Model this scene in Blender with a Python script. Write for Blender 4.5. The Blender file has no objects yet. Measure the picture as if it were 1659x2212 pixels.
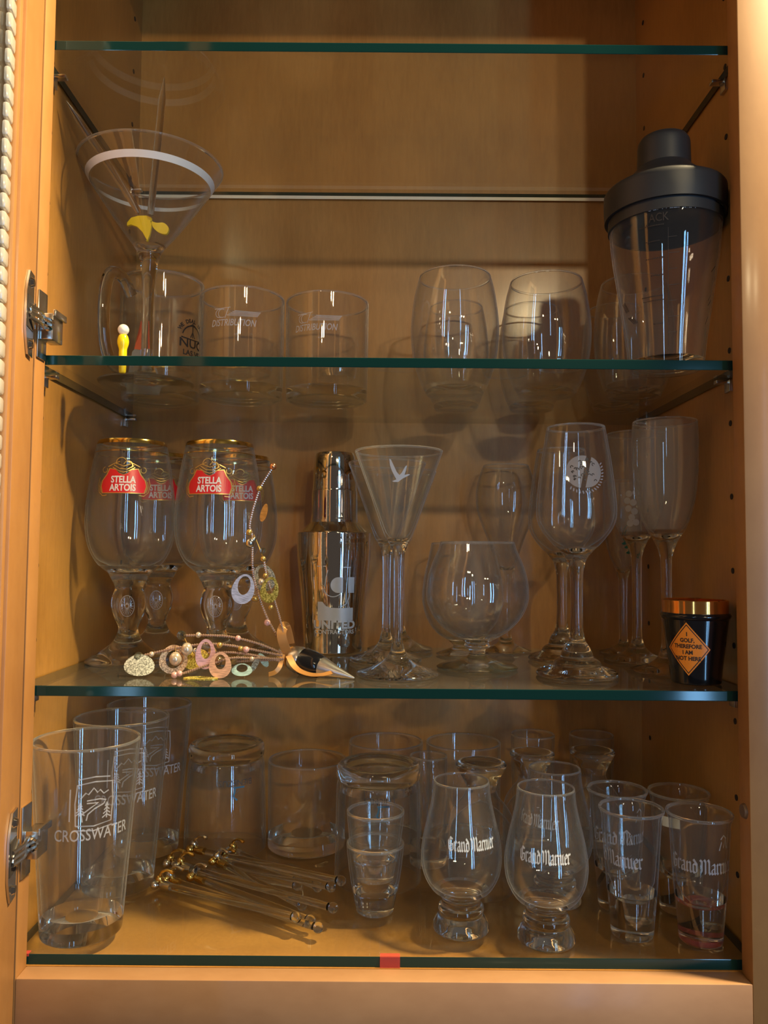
import bpy, bmesh, math, random
from mathutils import Vector, Matrix
random.seed(7)
S = bpy.context.scene
C = S.collection
PI = math.pi
# ------------------------------------------------------------------ camera
def rot(p, y, r):
    return Matrix.Rotation(y, 3, 'Z') @ Matrix.Rotation(p, 3, 'X') @ Matrix.Rotation(r, 3, 'Y')
M = rot(0.0527, 0.0004, -0.0078)
right, fwd, up = M.col[0], M.col[1], M.col[2]
cam_d = bpy.data.cameras.new('camera'); cam = bpy.data.objects.new('camera', cam_d); C.objects.link(cam)
m3 = Matrix((right, up, -fwd)).transposed()
cam.matrix_world = Matrix.Translation((-0.0027, -0.6428, 0.3219)) @ m3.to_4x4()
cam_d.sensor_fit = 'VERTICAL'; cam_d.sensor_height = 36.0; cam_d.lens = 1692.72 / 2212 * 36.0
cam_d.clip_start = 0.02; cam_d.clip_end = 50
S.camera = cam
# ------------------------------------------------------------------ world, lamps, exposure
S.view_settings.view_transform = 'Standard'; S.view_settings.look = 'None'
S.view_settings.gamma = 1.0; S.view_settings.use_curve_mapping = False
S.view_settings.exposure = -0.12
W = bpy.data.worlds.new('room_ambience'); S.world = W; W.use_nodes = True
W.node_tree.nodes['Background'].inputs[0].default_value = (0.56, 0.45, 0.38, 1)
W.node_tree.nodes['Background'].inputs[1].default_value = 0.135
def area(name, loc, target, sx, sy, power, col, shape='RECTANGLE'):
    d = bpy.data.lights.new(name, 'AREA'); d.shape = shape; d.size = sx
    if shape == 'RECTANGLE': d.size_y = sy
    d.energy = power; d.color = col
    o = bpy.data.objects.new(name, d); C.objects.link(o); o.location = loc
    o.rotation_euler = (Vector(target) - Vector(loc)).to_track_quat('-Z', 'Y').to_euler()
    return o
area('window_daylight', (1.36, -2.80, 0.05), (0.1, 0, 0.1), 0.10, 2.1, 21, (0.26, 0.58, 1.0))
area('window_daylight', (1.66, -2.70, 0.05), (0.1, 0, 0.1), 0.06, 2.1, 12.5, (0.30, 0.60, 1.0))
area('window_daylight', (-1.15, -2.9, 0.25), (0.0, 0, 0.3), 0.09, 1.3, 6.5, (0.36, 0.64, 1.0))
WARM = (1.0, 0.79, 0.45)
area('ceiling_lamp', (0.76, -3.0, 1.62), (0, 0, 0.4), 0.09, 0, 18, WARM, 'DISK')
area('ceiling_lamp', (1.10, -3.0, 1.62), (0, 0, 0.4), 0.09, 0, 13, WARM, 'DISK')
area('ceiling_lamp', (0.85, -0.17, 1.75), (-.1, 0, 0.2), 0.13, 0, 110, WARM, 'DISK')
area('ceiling_lamp', (-0.75, -2.4, 1.70), (0, 0, 0.3), 0.10, 0, 3, WARM, 'DISK')
for dx, dy, dz in ((0, 0, 0), (.16, .05, .03), (.07, -.15, -.05), (-.1, -.1, .04), (.05, .02, -.16)):   # bulbs of the chandelier behind
    d = bpy.data.lights.new('chandelier_bulb', 'POINT'); d.energy = 0.5; d.color = (1, .74, .46); d.shadow_soft_size = .018
    o = bpy.data.objects.new('chandelier_bulb', d); C.objects.link(o); o.location = (1.55 + dx, -1.75 + dy, .75 + dz)
S.cycles.max_bounces = 22; S.cycles.transmission_bounces = 22; S.cycles.transparent_max_bounces = 40
S.cycles.glossy_bounces = 8; S.cycles.diffuse_bounces = 4
S.cycles.caustics_reflective = True; S.cycles.caustics_refractive = True
S.cycles.blur_glossy = 0.3; S.cycles.sample_clamp_indirect = 6.0
S.cycles.use_denoising = True

# ------------------------------------------------------------------ materials
def mat(name, col=(0.8, 0.8, 0.8), rough=0.5, metal=0.0, spec=0.5, coat=0.0, alpha=1.0):
    m = bpy.data.materials.new(name); m.use_nodes = True
    b = m.node_tree.nodes['Principled BSDF']
    b.inputs['Base Color'].default_value = (*col, 1); b.inputs['Roughness'].default_value = rough
    b.inputs['Metallic'].default_value = metal; b.inputs['Specular IOR Level'].default_value = spec
    b.inputs['Coat Weight'].default_value = coat; b.inputs['Coat Roughness'].default_value = 0.15
    b.inputs['Alpha'].default_value = alpha
    return m
def N(nt, t, **k):
    n = nt.nodes.new(t)
    for a, v in k.items(): setattr(n, a, v)
    return n
def wood(name, c1, c2, rough=0.38, grain=(44, 44, 7), coat=0.25):
    m = mat(name, c1, rough, coat=coat); nt = m.node_tree; L = nt.links.new; b = nt.nodes['Principled BSDF']
    tc = N(nt, 'ShaderNodeTexCoord'); mp = N(nt, 'ShaderNodeMapping'); mp.inputs['Scale'].default_value = grain
    L(tc.outputs['Object'], mp.inputs['Vector'])
    n1 = N(nt, 'ShaderNodeTexNoise'); n1.inputs['Scale'].default_value = 6; n1.inputs['Detail'].default_value = 5
    n1.inputs['Roughness'].default_value = 0.65
    L(mp.outputs[0], n1.inputs['Vector'])
    n2 = N(nt, 'ShaderNodeTexNoise'); n2.inputs['Scale'].default_value = 7; n2.inputs['Detail'].default_value = 2
    L(tc.outputs['Object'], n2.inputs['Vector'])
    mx = N(nt, 'ShaderNodeMath', operation='MULTIPLY_ADD'); mx.inputs[1].default_value = 0.36
    L(n1.outputs[0], mx.inputs[0]); 
    m2 = N(nt, 'ShaderNodeMath', operation='MULTIPLY'); m2.inputs[1].default_value = 0.69
    L(n2.outputs[0], m2.inputs[0]); L(m2.outputs[0], mx.inputs[2])
    cr = N(nt, 'ShaderNodeValToRGB'); cr.color_ramp.elements[0].position = 0.36; cr.color_ramp.elements[1].position = 0.68
    cr.color_ramp.elements[0].color = (*c2, 1); cr.color_ramp.elements[1].color = (*c1, 1)
    L(mx.outputs[0], cr.inputs[0]); L(cr.outputs[0], b.inputs['Base Color'])
    bp = N(nt, 'ShaderNodeBump'); bp.inputs['Strength'].default_value = 0.05; bp.inputs['Distance'].default_value = 0.0006
    L(n1.outputs[0], bp.inputs['Height']); L(bp.outputs[0], b.inputs['Normal'])
    return m
WOOD = wood('maple_interior', (0.44, 0.205, 0.046), (0.29, 0.125, 0.024))
WOODF = wood('maple_front', (0.44, 0.208, 0.062), (0.35, 0.150, 0.040), rough=0.5, grain=(12, 12, 6), coat=.1)
WOODH = wood('maple_rail', (0.37, 0.20, 0.095), (0.29, 0.145, 0.062), rough=0.5, grain=(6, 12, 12), coat=.1)
def glass(name, col=(0.985, 0.995, 0.99), ior=1.47, rough=0.0):
    m = bpy.data.materials.new(name); m.use_nodes = True; nt = m.node_tree
    nt.nodes.remove(nt.nodes['Principled BSDF'])
    g = N(nt, 'ShaderNodeBsdfGlass'); g.inputs['Color'].default_value = (*col, 1); g.inputs['IOR'].default_value = ior
    g.inputs['Roughness'].default_value = rough
    nt.links.new(g.outputs[0], nt.nodes['Material Output'].inputs[0]); return m
GLASS = glass('clear_glass')
GLASSG = glass('frosted_foot_glass', (0.95, 0.98, 0.96), rough=0.12)
def sheet(name, tint, haze=0.0, hcol=(0.5, 0.5, 0.5)):
    # flat plate glass: straight-through transmission with Fresnel reflection
    m = bpy.data.materials.new(name); m.use_nodes = True; nt = m.node_tree; L = nt.links.new
    nt.nodes.remove(nt.nodes['Principled BSDF'])
    geo = N(nt, 'ShaderNodeNewGeometry'); fr = N(nt, 'ShaderNodeFresnel')
    mi = N(nt, 'ShaderNodeMix'); mi.data_type = 'FLOAT'
    mi.inputs[2].default_value = 1.5; mi.inputs[3].default_value = 1 / 1.5
    L(geo.outputs['Backfacing'], mi.inputs[0]); L(mi.outputs[0], fr.inputs['IOR'])
    t = N(nt, 'ShaderNodeBsdfTransparent'); t.inputs[0].default_value = (*tint, 1)
    gl = N(nt, 'ShaderNodeBsdfGlossy'); gl.inputs['Roughness'].default_value = 0.015; gl.inputs[0].default_value = (0.9, 0.95, 0.92, 1)
    ms = N(nt, 'ShaderNodeMixShader'); L(fr.outputs[0], ms.inputs[0]); L(t.outputs[0], ms.inputs[1]); L(gl.outputs[0], ms.inputs[2])
    out = ms
    if haze:
        df = N(nt, 'ShaderNodeBsdfDiffuse'); df.inputs[0].default_value = (*hcol, 1)
        m2 = N(nt, 'ShaderNodeMixShader'); m2.inputs[0].default_value = haze
        L(ms.outputs[0], m2.inputs[1]); L(df.outputs[0], m2.inputs[2]); out = m2
    L(out.outputs[0], nt.nodes['Material Output'].inputs[0]); return m
EDGES = mat('ground_side_edge', (.010, .016, .012), .5, spec=.2)
SHEET = sheet('shelf_glass', (0.955, 0.975, 0.955), 0.02, (0.6, 0.55, 0.5))
def thin(name, tint, edge):
    # thin blown wall: light passes straight on, both faces reflect by Fresnel, longer paths through the rim absorb more
    m = sheet(name, tint); nt = m.node_tree; L = nt.links.new
    t = next(n for n in nt.nodes if n.type == 'BSDF_TRANSPARENT')
    lw = N(nt, 'ShaderNodeLayerWeight'); lw.inputs['Blend'].default_value = 0.5
    pw = N(nt, 'ShaderNodeMath', operation='POWER'); pw.inputs[1].default_value = 3.5
    mx = N(nt, 'ShaderNodeMix'); mx.data_type = 'RGBA'; mx.inputs[6].default_value = (*tint, 1); mx.inputs[7].default_value = (*edge, 1)
    L(lw.outputs['Facing'], pw.inputs[0]); L(pw.outputs[0], mx.inputs[0]); L(mx.outputs[2], t.inputs[0])
    return m
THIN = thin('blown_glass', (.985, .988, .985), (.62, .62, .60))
def painted_sheen(m, base, edge, power, col):
    # painted sheen: pale colour mixed in, rising at grazing angles to brighten outlines
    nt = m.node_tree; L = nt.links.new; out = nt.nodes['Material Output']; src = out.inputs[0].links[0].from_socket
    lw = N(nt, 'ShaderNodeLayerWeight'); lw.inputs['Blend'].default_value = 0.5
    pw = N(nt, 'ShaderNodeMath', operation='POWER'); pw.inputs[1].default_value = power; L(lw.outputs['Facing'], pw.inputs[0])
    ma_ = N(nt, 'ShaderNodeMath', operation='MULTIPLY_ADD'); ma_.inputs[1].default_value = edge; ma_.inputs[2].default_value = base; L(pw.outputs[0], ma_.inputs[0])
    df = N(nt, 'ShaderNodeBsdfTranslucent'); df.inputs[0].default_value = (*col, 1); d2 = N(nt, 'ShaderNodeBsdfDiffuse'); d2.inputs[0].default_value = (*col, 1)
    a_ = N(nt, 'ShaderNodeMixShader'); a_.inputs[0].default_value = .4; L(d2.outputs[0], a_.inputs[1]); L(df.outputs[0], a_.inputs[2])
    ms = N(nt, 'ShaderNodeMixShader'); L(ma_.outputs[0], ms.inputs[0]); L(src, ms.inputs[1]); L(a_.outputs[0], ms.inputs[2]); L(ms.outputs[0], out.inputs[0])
painted_sheen(THIN, .014, .45, 7.0, (.82, .82, .90))
LIP = glass('polished_lip'); painted_sheen(LIP, .10, .12, 2.0, (.82, .82, .84))  # lip whitened in colour to stand in for highlights on the rim
EDGE = mat('polished_glass_edge', (0.004, 0.030, 0.028), 0.08, spec=0.32, coat=0.0)
EDGEB = mat('rear_edge_glint', (0.88, 0.86, 0.78), 0.25, spec=0.8)  # painted highlight: pale colour for light refracted at the top shelf's back
CHROME = mat('nickel_metal', (0.62, 0.60, 0.56), 0.24, 1.0)
STEEL = mat('mirror_steel', (0.72, 0.69, 0.64), 0.05, 1.0)
SATIN = mat('satin_aluminium', (0.75, 0.75, 0.76), 0.28, 1.0)
GOLD = mat('gold_metal', (0.85, 0.58, 0.17), 0.14, 1.0)
GOLDP = mat('gold_paint', (0.60, 0.40, 0.12), 0.3, 0.75)
SILVER = mat('silver_bead', (0.78, 0.76, 0.72), 0.16, 1.0)
COPPER = mat('copper_bead', (0.80, 0.36, 0.18), 0.22, 0.9)
DARK = mat('recess_shade', (0.02, 0.012, 0.008), 0.8)  # near-black colour stands in for the shade inside holes and hinge cups
RUBBER = mat('black_rubber', (0.022, 0.023, 0.026), 0.48)
BLACK = mat('black_enamel', (0.006, 0.006, 0.008), 0.12, coat=0.4)
INK = mat('black_ink', (0.03, 0.02, 0.015), 0.5)
WHITE = mat('white_print', (0.72, 0.74, 0.78), 0.5, alpha=0.72)
WHITEL = mat('label_white', (0.72, 0.68, 0.68), 0.4)
ETCH = mat('frosted_etch', (0.66, 0.66, 0.72), 0.6, alpha=0.44)
ETCHF = mat('faint_etch', (0.60, 0.56, 0.55), 0.6, alpha=0.42)
BAND = mat('white_band', (0.86, 0.90, 0.93), 0.4, alpha=0.9)
GREYP = mat('grey_print', (0.52, 0.54, 0.57), 0.45, 0.3)
RED = mat('red_label', (0.62, 0.012, 0.02), 0.3)
YELLOW = mat('yellow_plastic', (0.93, 0.68, 0.01), 0.25, coat=0.4)
WHITEP = mat('white_plastic', (0.88, 0.86, 0.82), 0.3)
ORANGE = mat('orange_sign', (0.86, 0.25, 0.02), 0.4)
ORANGE2 = mat('orange_plastic', (0.60, 0.10, 0.03), 0.35)
PALE = mat('pale_plastic', (0.30, 0.32, 0.36), 0.4, alpha=0.6)
TAPE = mat('red_tape', (0.55, 0.06, 0.05), 0.5, alpha=0.5)
SEED = mat('rose_seed_beads', (0.50, 0.33, 0.25), 0.22, 0.55, coat=0.5)
PINKB = mat('pink_bead', (0.72, 0.40, 0.36), 0.3, 0.2, coat=0.5)
PEARL = mat('champagne_pearl', (0.66, 0.54, 0.42), 0.22, 0.5, coat=0.6)
RIBBON = mat('orange_ribbon', (0.52, 0.24, 0.07), 0.33, 0.3)
GREEN = mat('green_print', (0.02, 0.12, 0.05), 0.5)
BLUEP = mat('blue_print', (0.03, 0.13, 0.22), 0.5)
CHALK = mat('red_residue', (0.50, 0.06, 0.05), 0.5, alpha=0.45)
BEADG = glass('bead_glass', (0.85, 0.90, 0.86))
def shell(name, c, streak=True, metal=0.25):
    m = mat(name, c, 0.22, metal, coat=0.6); nt = m.node_tree; L = nt.links.new; b = nt.nodes['Principled BSDF']
    tc = N(nt, 'ShaderNodeTexCoord'); mp = N(nt, 'ShaderNodeMapping')
    mp.inputs['Scale'].default_value = (150, 150, 1100) if streak else (900, 900, 900)
    L(tc.outputs['Object'], mp.inputs[0]); n = N(nt, 'ShaderNodeTexNoise'); n.inputs['Scale'].default_value = 1.0
    n.inputs['Detail'].default_value = 2; L(mp.outputs[0], n.inputs['Vector'])
    cr = N(nt, 'ShaderNodeValToRGB'); cr.color_ramp.elements[0].position = 0.35; cr.color_ramp.elements[1].position = 0.65
    cr.color_ramp.elements[0].color = (*[x * (0.72 if streak else 0.35) for x in c], 1)
    cr.color_ramp.elements[1].color = (*[min(1, x * 1.25 + (0 if streak else .15)) for x in c], 1)
    L(n.outputs[0], cr.inputs[0]); L(cr.outputs[0], b.inputs['Base Color']); return m
LILAC = shell('lilac_shell', (0.50, 0.55, 0.80)); PEACH = shell('peach_shell', (0.80, 0.46, 0.32)); PINKS = shell('pink_shell', (0.66, 0.36, 0.36))
AQUA = shell('aqua_shell', (0.40, 0.58, 0.58)); GLITS = shell('silver_glitter', (0.50, 0.50, 0.44), False, 0.5)
GLITY = shell('gold_glitter', (0.66, 0.52, 0.05), False, 0.5); GLITO = shell('orange_glitter', (0.72, 0.28, 0.03), False, 0.5)
AMBER = shell('amber_shell', (0.62, 0.27, 0.06))

# ------------------------------------------------------------------ helpers
def finish(name, bm, m, parent=None, loc=(0, 0, 0), smooth=True, ang=35):
    me = bpy.data.meshes.new(name); bm.to_mesh(me); bm.free()
    o = bpy.data.objects.new(name, me); C.objects.link(o); o.location = loc
    for x in (m if isinstance(m, (list, tuple)) else [m]): me.materials.append(x)
    if smooth:
        me.polygons.foreach_set('use_smooth', [True] * len(me.polygons)); me.set_sharp_from_angle(angle=math.radians(ang))
    if parent is not None: o.parent = parent
    return o
def thing(name, label, cat, loc=(0, 0, 0), group=None, rz=0):
    o = bpy.data.objects.new(name, None); C.objects.link(o); o.location = loc; o.rotation_euler = (0, 0, rz)
    o.empty_display_size = 0.02
    o['label'] = label; o['category'] = cat
    if group: o['group'] = group
    return o
def tag(o, label, cat, group=None):
    o['label'] = label; o['category'] = cat
    if group: o['group'] = group
    return o
def add_box(bm, x0, x1, y0, y1, z0, z1, bev=0.0, mi=0):
    b = bmesh.new(); bmesh.ops.create_cube(b, size=1)
    for v in b.verts: v.co = Vector(((x0 + x1) / 2 + v.co.x * (x1 - x0), (y0 + y1) / 2 + v.co.y * (y1 - y0), (z0 + z1) / 2 + v.co.z * (z1 - z0)))
    if bev: bmesh.ops.bevel(b, geom=b.edges[:], offset=bev, segments=2, affect='EDGES', profile=0.5)
    merge(bm, b, mi)
def merge(bm, b, mi=0, mtx=None):
    vm = {}
    for v in b.verts: vm[v] = bm.verts.new(mtx @ v.co if mtx else v.co)
    for f in b.faces:
        try: nf = bm.faces.new([vm[v] for v in f.verts]); nf.material_index = mi
        except ValueError: pass
    b.free()
def box(name, m, x0, x1, y0, y1, z0, z1, parent=None, bev=0.0):
    bm = bmesh.new(); add_box(bm, x0, x1, y0, y1, z0, z1, bev); return finish(name, bm, m, parent)
def add_sphere(bm, c, r, seg=14, sc=(1, 1, 1), mtx=None):
    b = bmesh.new(); bmesh.ops.create_uvsphere(b, u_segments=seg, v_segments=max(6, seg // 2 + 1), radius=r)
    for v in b.verts: v.co = Vector((v.co.x * sc[0], v.co.y * sc[1], v.co.z * sc[2])) + Vector(c)
    merge(bm, b, 0, mtx)
def spline(pts, k):
    P = [Vector(p) for p in pts]
    if len(P) < 3: return P
    out = []
    for i in range(len(P) - 1):
        a = P[i - 1] if i else P[0] * 2 - P[1]; b, c = P[i], P[i + 1]
        d = P[i + 2] if i + 2 < len(P) else P[-1] * 2 - P[-2]
        for j in range(k):
            t = j / k
            out.append(0.5 * ((2 * b) + (c - a) * t + (2 * a - 5 * b + 4 * c - d) * t * t + (3 * b - a - 3 * c + d) * t ** 3))
    out.append(P[-1]); return out
def add_tube(bm, pts, rad, seg=10, caps=True, flat=1.0, nrm=None):
    P = [Vector(p) for p in pts]; n = len(P); R = rad if isinstance(rad, (list, tuple)) else [rad] * n
    rings = []; prev = None
    for i, p in enumerate(P):
        t = (P[min(i + 1, n - 1)] - P[max(i - 1, 0)]).normalized()
        if prev is None:
            u = Vector(nrm) if nrm else (Vector((0, 0, 1)) if abs(t.z) < .9 else Vector((0, 1, 0)))
        else: u = prev
        u = (u - t * u.dot(t)).normalized(); prev = u; w = t.cross(u)
        rings.append([bm.verts.new(p + (u * math.cos(2 * PI * k / seg) + w * math.sin(2 * PI * k / seg) * flat) * R[i]) for k in range(seg)])
    for a, b in zip(rings, rings[1:]):
        for k in range(seg): bm.faces.new((a[k], a[(k + 1) % seg], b[(k + 1) % seg], b[k]))
    if caps:
        bm.faces.new(rings[0][::-1]); bm.faces.new(rings[-1])
def tube(name, m, pts, rad, parent=None, seg=10, **k):
    bm = bmesh.new(); add_tube(bm, pts, rad, seg, **k); return finish(name, bm, m, parent)
SEG = 72
def lathe_bm(prof, seg=SEG):
    """prof: (r, z) in metres, outside upwards and inside downwards; faces point away from the glass"""
    bm = bmesh.new(); prev = None
    for r, z in prof:
        if r < 1e-7: cur = [bm.verts.new((0, 0, z))]
        else: cur = [bm.verts.new((r * math.sin(2 * PI * k / seg), -r * math.cos(2 * PI * k / seg), z)) for k in range(seg)]
        if prev is not None:
            if len(prev) == 1 and len(cur) > 1:
                for k in range(seg): bm.faces.new((prev[0], cur[(k + 1) % seg], cur[k]))
            elif len(cur) == 1 and len(prev) > 1:
                for k in range(seg): bm.faces.new((prev[k], prev[(k + 1) % seg], cur[0]))
            elif len(cur) > 1:
                for k in range(seg): bm.faces.new((prev[k], prev[(k + 1) % seg], cur[(k + 1) % seg], cur[k]))
        prev = cur
    return bm
def lathe(name, m, prof, parent=None, seg=SEG, loc=(0, 0, 0), ang=35):
    return finish(name, lathe_bm([(r / 1000, z / 1000) for r, z in prof], seg), m, parent, loc, ang=ang)
def sm(pts, k=4):
    """smooth runs of 2-tuples; a point given with a third item is a corner"""
    out = []; run = []
    for p in pts:
        run.append(p)
        if len(p) == 3 and len(run) > 1:
            out += [(max(0, v.x), v.y) for v in spline([Vector((q[0], q[1], 0)) for q in run], k if len(run) > 2 else 1)][:-1]
            run = [p]
    if len(run) > 1: out += [(max(0, v.x), v.y) for v in spline([Vector((q[0], q[1], 0)) for q in run], k if len(run) > 2 else 1)]
    else: out.append((run[0][0], run[0][1]))
    return out
def rim(out, inn, t):
    """rounded lip between outer and inner wall tops"""
    (r, z) = out[-1]; rr = t / 2
    return [(r - rr + rr * math.cos(a), z + rr * math.sin(a)) for a in (PI / 4, PI / 2, 3 * PI / 4)]
def interp(prof, z):
    best = None
    for (r0, z0), (r1, z1) in zip(prof, prof[1:]):
        if min(z0, z1) <= z <= max(z0, z1) and z0 != z1: best = r0 + (r1 - r0) * (z - z0) / (z1 - z0)
    return best if best is not None else prof[-1][0]
class Vessel:
    """a drinking glass: outer profile bottom -> rim, wall t, inside bottom zb; cuts = heights where parts (foot, stem) end"""
    def __init__(s, name, label, cat, loc, outer, t, zb, cuts=None, group=None, dz=0.0003, m=None, rb=0.35, inner=None, names=None, ang=35, tb=None):
        s.root = thing(name, label, cat, (loc[0], loc[1], loc[2] + dz), group)
        s.loc = loc
        o = sm(outer); s.outer = o
        m = m or GLASS
        inn = []
        if inner: inn = sm(inner)
        else:
            top = o[-1][1]; zs = sorted({round(z, 3) for r, z in o if z > zb + 1.2}, reverse=True)
            tb = tb or t
            zt = zb + max(2.0, rb * 12)
            for z in zs:
                f = min(1, max(0, (z - zt) / max(1, top - zt))); w = tb + (t - tb) * min(1, f * 2)
                r = interp(o, z) - w
                if z < zt:
                    q = (zt - z) / (zt - zb); r *= math.sqrt(max(0, 1 - 0.9 * q * q))
                if r > 0.3: inn.append((r, z))
            rl = interp(o, zb + 1.2) - tb
            inn += [(max(.4, rl * 0.42), zb + 0.3)] if rl > 1.5 else []
            inn += [(0, zb)]
        r9, z9 = o[-1]
        o.insert(-1, (interp(o, z9 - 1.2), z9 - 1.2)); inn.insert(1, (interp(o, z9 - 1.2) - t, z9 - 1.2))
        full = o + rim(o, inn, t) + inn
        s.full = full
        if not cuts:
            a_ = min(range(3, len(o)), key=lambda i: abs(o[i][1] - (zb + 2.5)))
            b_ = min(range(len(o), len(full)), key=lambda i: abs(full[i][1] - (zb + 3.2)))
            bm = lathe_bm([(r / 1000, z / 1000) for r, z in full[a_:b_ + 1]])
            for f in bm.faces: f.material_index = 1 if f.calc_center_median().z * 1000 > o[-1][1] - 1.6 else 0
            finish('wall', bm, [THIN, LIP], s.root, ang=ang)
            bm = lathe_bm([(r / 1000, z / 1000) for r, z in full[:a_ + 1]]); merge(bm, lathe_bm([(r / 1000, z / 1000) for r, z in full[b_:]]))
            finish('base', bm, m, s.root, ang=ang)
        else:
            edges = [-1e9] + list(cuts) + [1e9]; names = names or ['foot', 'stem', 'bowl']
            nout = len(o); idx = []
            for c in cuts: idx.append(min(range(nout), key=lambda i: (abs(o[i][1] - c) + (50 if o[i][0] < 1 else 0))))
            cutp = [0] + idx + [len(full) - 1]
            for i, nm in enumerate(names):
                mm = m[i] if isinstance(m, list) else m
                seg_ = full[cutp[i]:cutp[i + 1] + 1]
                if i < len(names) - 1: lathe(nm, mm, seg_, s.root, ang=ang); continue
                # bowl: thin upper wall, refracting solid bottom, one part with two materials
                zc_ = zb + (4.0 if tb < 3 else 9.0); zl_ = o[-1][1] - 1.2; bm = lathe_bm([(r / 1000, z / 1000) for r, z in seg_]); bm.faces.ensure_lookup_table()
                for f in bm.faces:
                    zf = f.calc_center_median().z * 1000; f.material_index = 0 if zf < zc_ else (1 if zf < zl_ else 2)
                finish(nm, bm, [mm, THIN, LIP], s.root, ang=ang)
    def a0(s):
        return math.atan2(cam.location.x - s.loc[0], s.loc[1] - cam.location.y)
def wrap(name, m, bm, V, a, z0, parent=None, off=0.25, mtx=None, inner=False):
    """lay a flat print (mm, x right, y up) on the outside of a lathe body"""
    prof = V.outer if isinstance(V, Vessel) else V
    for v in bm.verts:
        x, y = v.co.x, v.co.y
        z = z0 + y; r = interp(prof, z) + off
        an = a + x / r
        v.co = Vector((r * math.sin(an), -r * math.cos(an), z)) / 1000
    return finish(name, bm, m, parent or V.root, smooth=False)
def poly_bm(polys, maxlen=3.0, holes=True):
    bm = bmesh.new()
    for P in polys:
        vs = [bm.verts.new((x, y, 0)) for x, y in P]
        es = [bm.edges.new((vs[i], vs[(i + 1) % len(vs)])) for i in range(len(vs))]
        if not holes: bmesh.ops.triangle_fill(bm, edges=es, use_beauty=True)
    if holes: bmesh.ops.triangle_fill(bm, edges=bm.edges[:], use_beauty=True)
    for _ in range(4):
        L = [e for e in bm.edges if e.calc_length() > maxlen]
        if not L: break
        bmesh.ops.subdivide_edges(bm, edges=L, cuts=1); bmesh.ops.triangulate(bm, faces=bm.faces[:])
    for f in bm.faces:
        if f.normal.z < 0: f.normal_flip()
    return bm
_tc = {}
def text_bm(s, h, bold=0.0, sx=1.0, shear=0.0, space=1.0):
    key = (s, bold, shear, space)
    if key not in _tc:
        cu = bpy.data.curves.new('t', 'FONT'); cu.body = s; cu.size = 1; cu.align_x = 'CENTER'; cu.align_y = 'CENTER'; cu.resolution_u = 3
        cu.offset = bold; cu.shear = shear; cu.space_character = space; cu.fill_mode = 'FRONT'
        o = bpy.data.objects.new('t', cu); C.objects.link(o)
        bpy.context.view_layer.update()
        me = bpy.data.meshes.new_from_object(o.evaluated_get(bpy.context.evaluated_depsgraph_get()))
        bpy.data.objects.remove(o); bpy.data.curves.remove(cu); _tc[key] = me
    bm = bmesh.new(); bm.from_mesh(_tc[key])
    k = h / 0.70
    for v in bm.verts: v.co = Vector((v.co.x * k * sx, v.co.y * k, 0))
    return bm
def strokes(lines, w):
    """ribbon strokes of width w as a flat mesh"""
    bm = bmesh.new()
    for Lp in lines:
        P = [Vector((x, y, 0)) for x, y in Lp]
        prev = None
        for i, p in enumerate(P):
            t = (P[min(i + 1, len(P) - 1)] - P[max(0, i - 1)]); t.normalize(); n = Vector((-t.y, t.x, 0)) * w / 2
            cur = (bm.verts.new(p + n), bm.verts.new(p - n))
            if prev: bm.faces.new((prev[1], cur[1], cur[0], prev[0]))
            prev = cur
    return bm
def arc(cx, cy, r, a0, a1, n=16):
    return [(cx + r * math.cos(math.radians(a0 + (a1 - a0) * i / n)), cy + r * math.sin(math.radians(a0 + (a1 - a0) * i / n))) for i in range(n + 1)]
def move(bm, dx=0, dy=0, rz=0, s=1):
    c, sn = math.cos(rz), math.sin(rz)
    for v in bm.verts:
        x, y = v.co.x * s, v.co.y * s; v.co = Vector((x * c - y * sn + dx, x * sn + y * c + dy, 0))
    return bm
def join(*bms):
    out = bmesh.new()
    for b in bms: merge(out, b)
    return out
# broad-nib black letter
_BL = {
 'i': (0.36, [[(-.06, .86), (.08, 1), (.08, .12), (.22, 0)], [(.03, 1.22), (.12, 1.34)]]),
 'r': (0.46, [[(-.06, .86), (.08, 1), (.08, .12), (.22, 0)], [(.1, .82), (.3, 1), (.42, .86)]]),
 'n': (0.70, [[(-.06, .86), (.08, 1), (.08, .12), (.2, 0)], [(.1, .82), (.34, 1), (.46, .86), (.46, .12), (.6, 0)]]),
 'a': (0.66, [[(.06, .84), (.28, 1), (.42, .86), (.42, .12), (.56, 0)], [(.42, .56), (.1, .44), (.08, .14), (.2, 0), (.42, .16)]]),
 'd': (0.62, [[(.08, .86), (.08, .14), (.24, 0), (.46, .16), (.46, .84), (.1, 1.3)], [(.08, .86), (.46, .84)]]),
 'e': (0.56, [[(.42, .62), (.42, .84), (.25, 1), (.08, .84), (.08, .14), (.24, 0), (.46, .14)], [(.1, .5), (.42, .68)]]),
 'G': (0.92, [[(.72, 1.2), (.36, 1.42), (.06, 1.12), (.06, .28), (.34, 0), (.72, .16), (.72, .72), (.42, .72)], [(.34, 1.28), (.34, .2)]]),
 'M': (1.16, [[(.0, .02), (.16, .2), (.16, 1.16), (-.05, 1.34)], [(.16, 1.14), (.4, 1.42), (.54, 1.18), (.54, .02)], [(.54, 1.14), (.8, 1.42), (.94, 1.18), (.94, .2), (1.08, 0)]]),
 ' ': (0.22, []),
}
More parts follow.
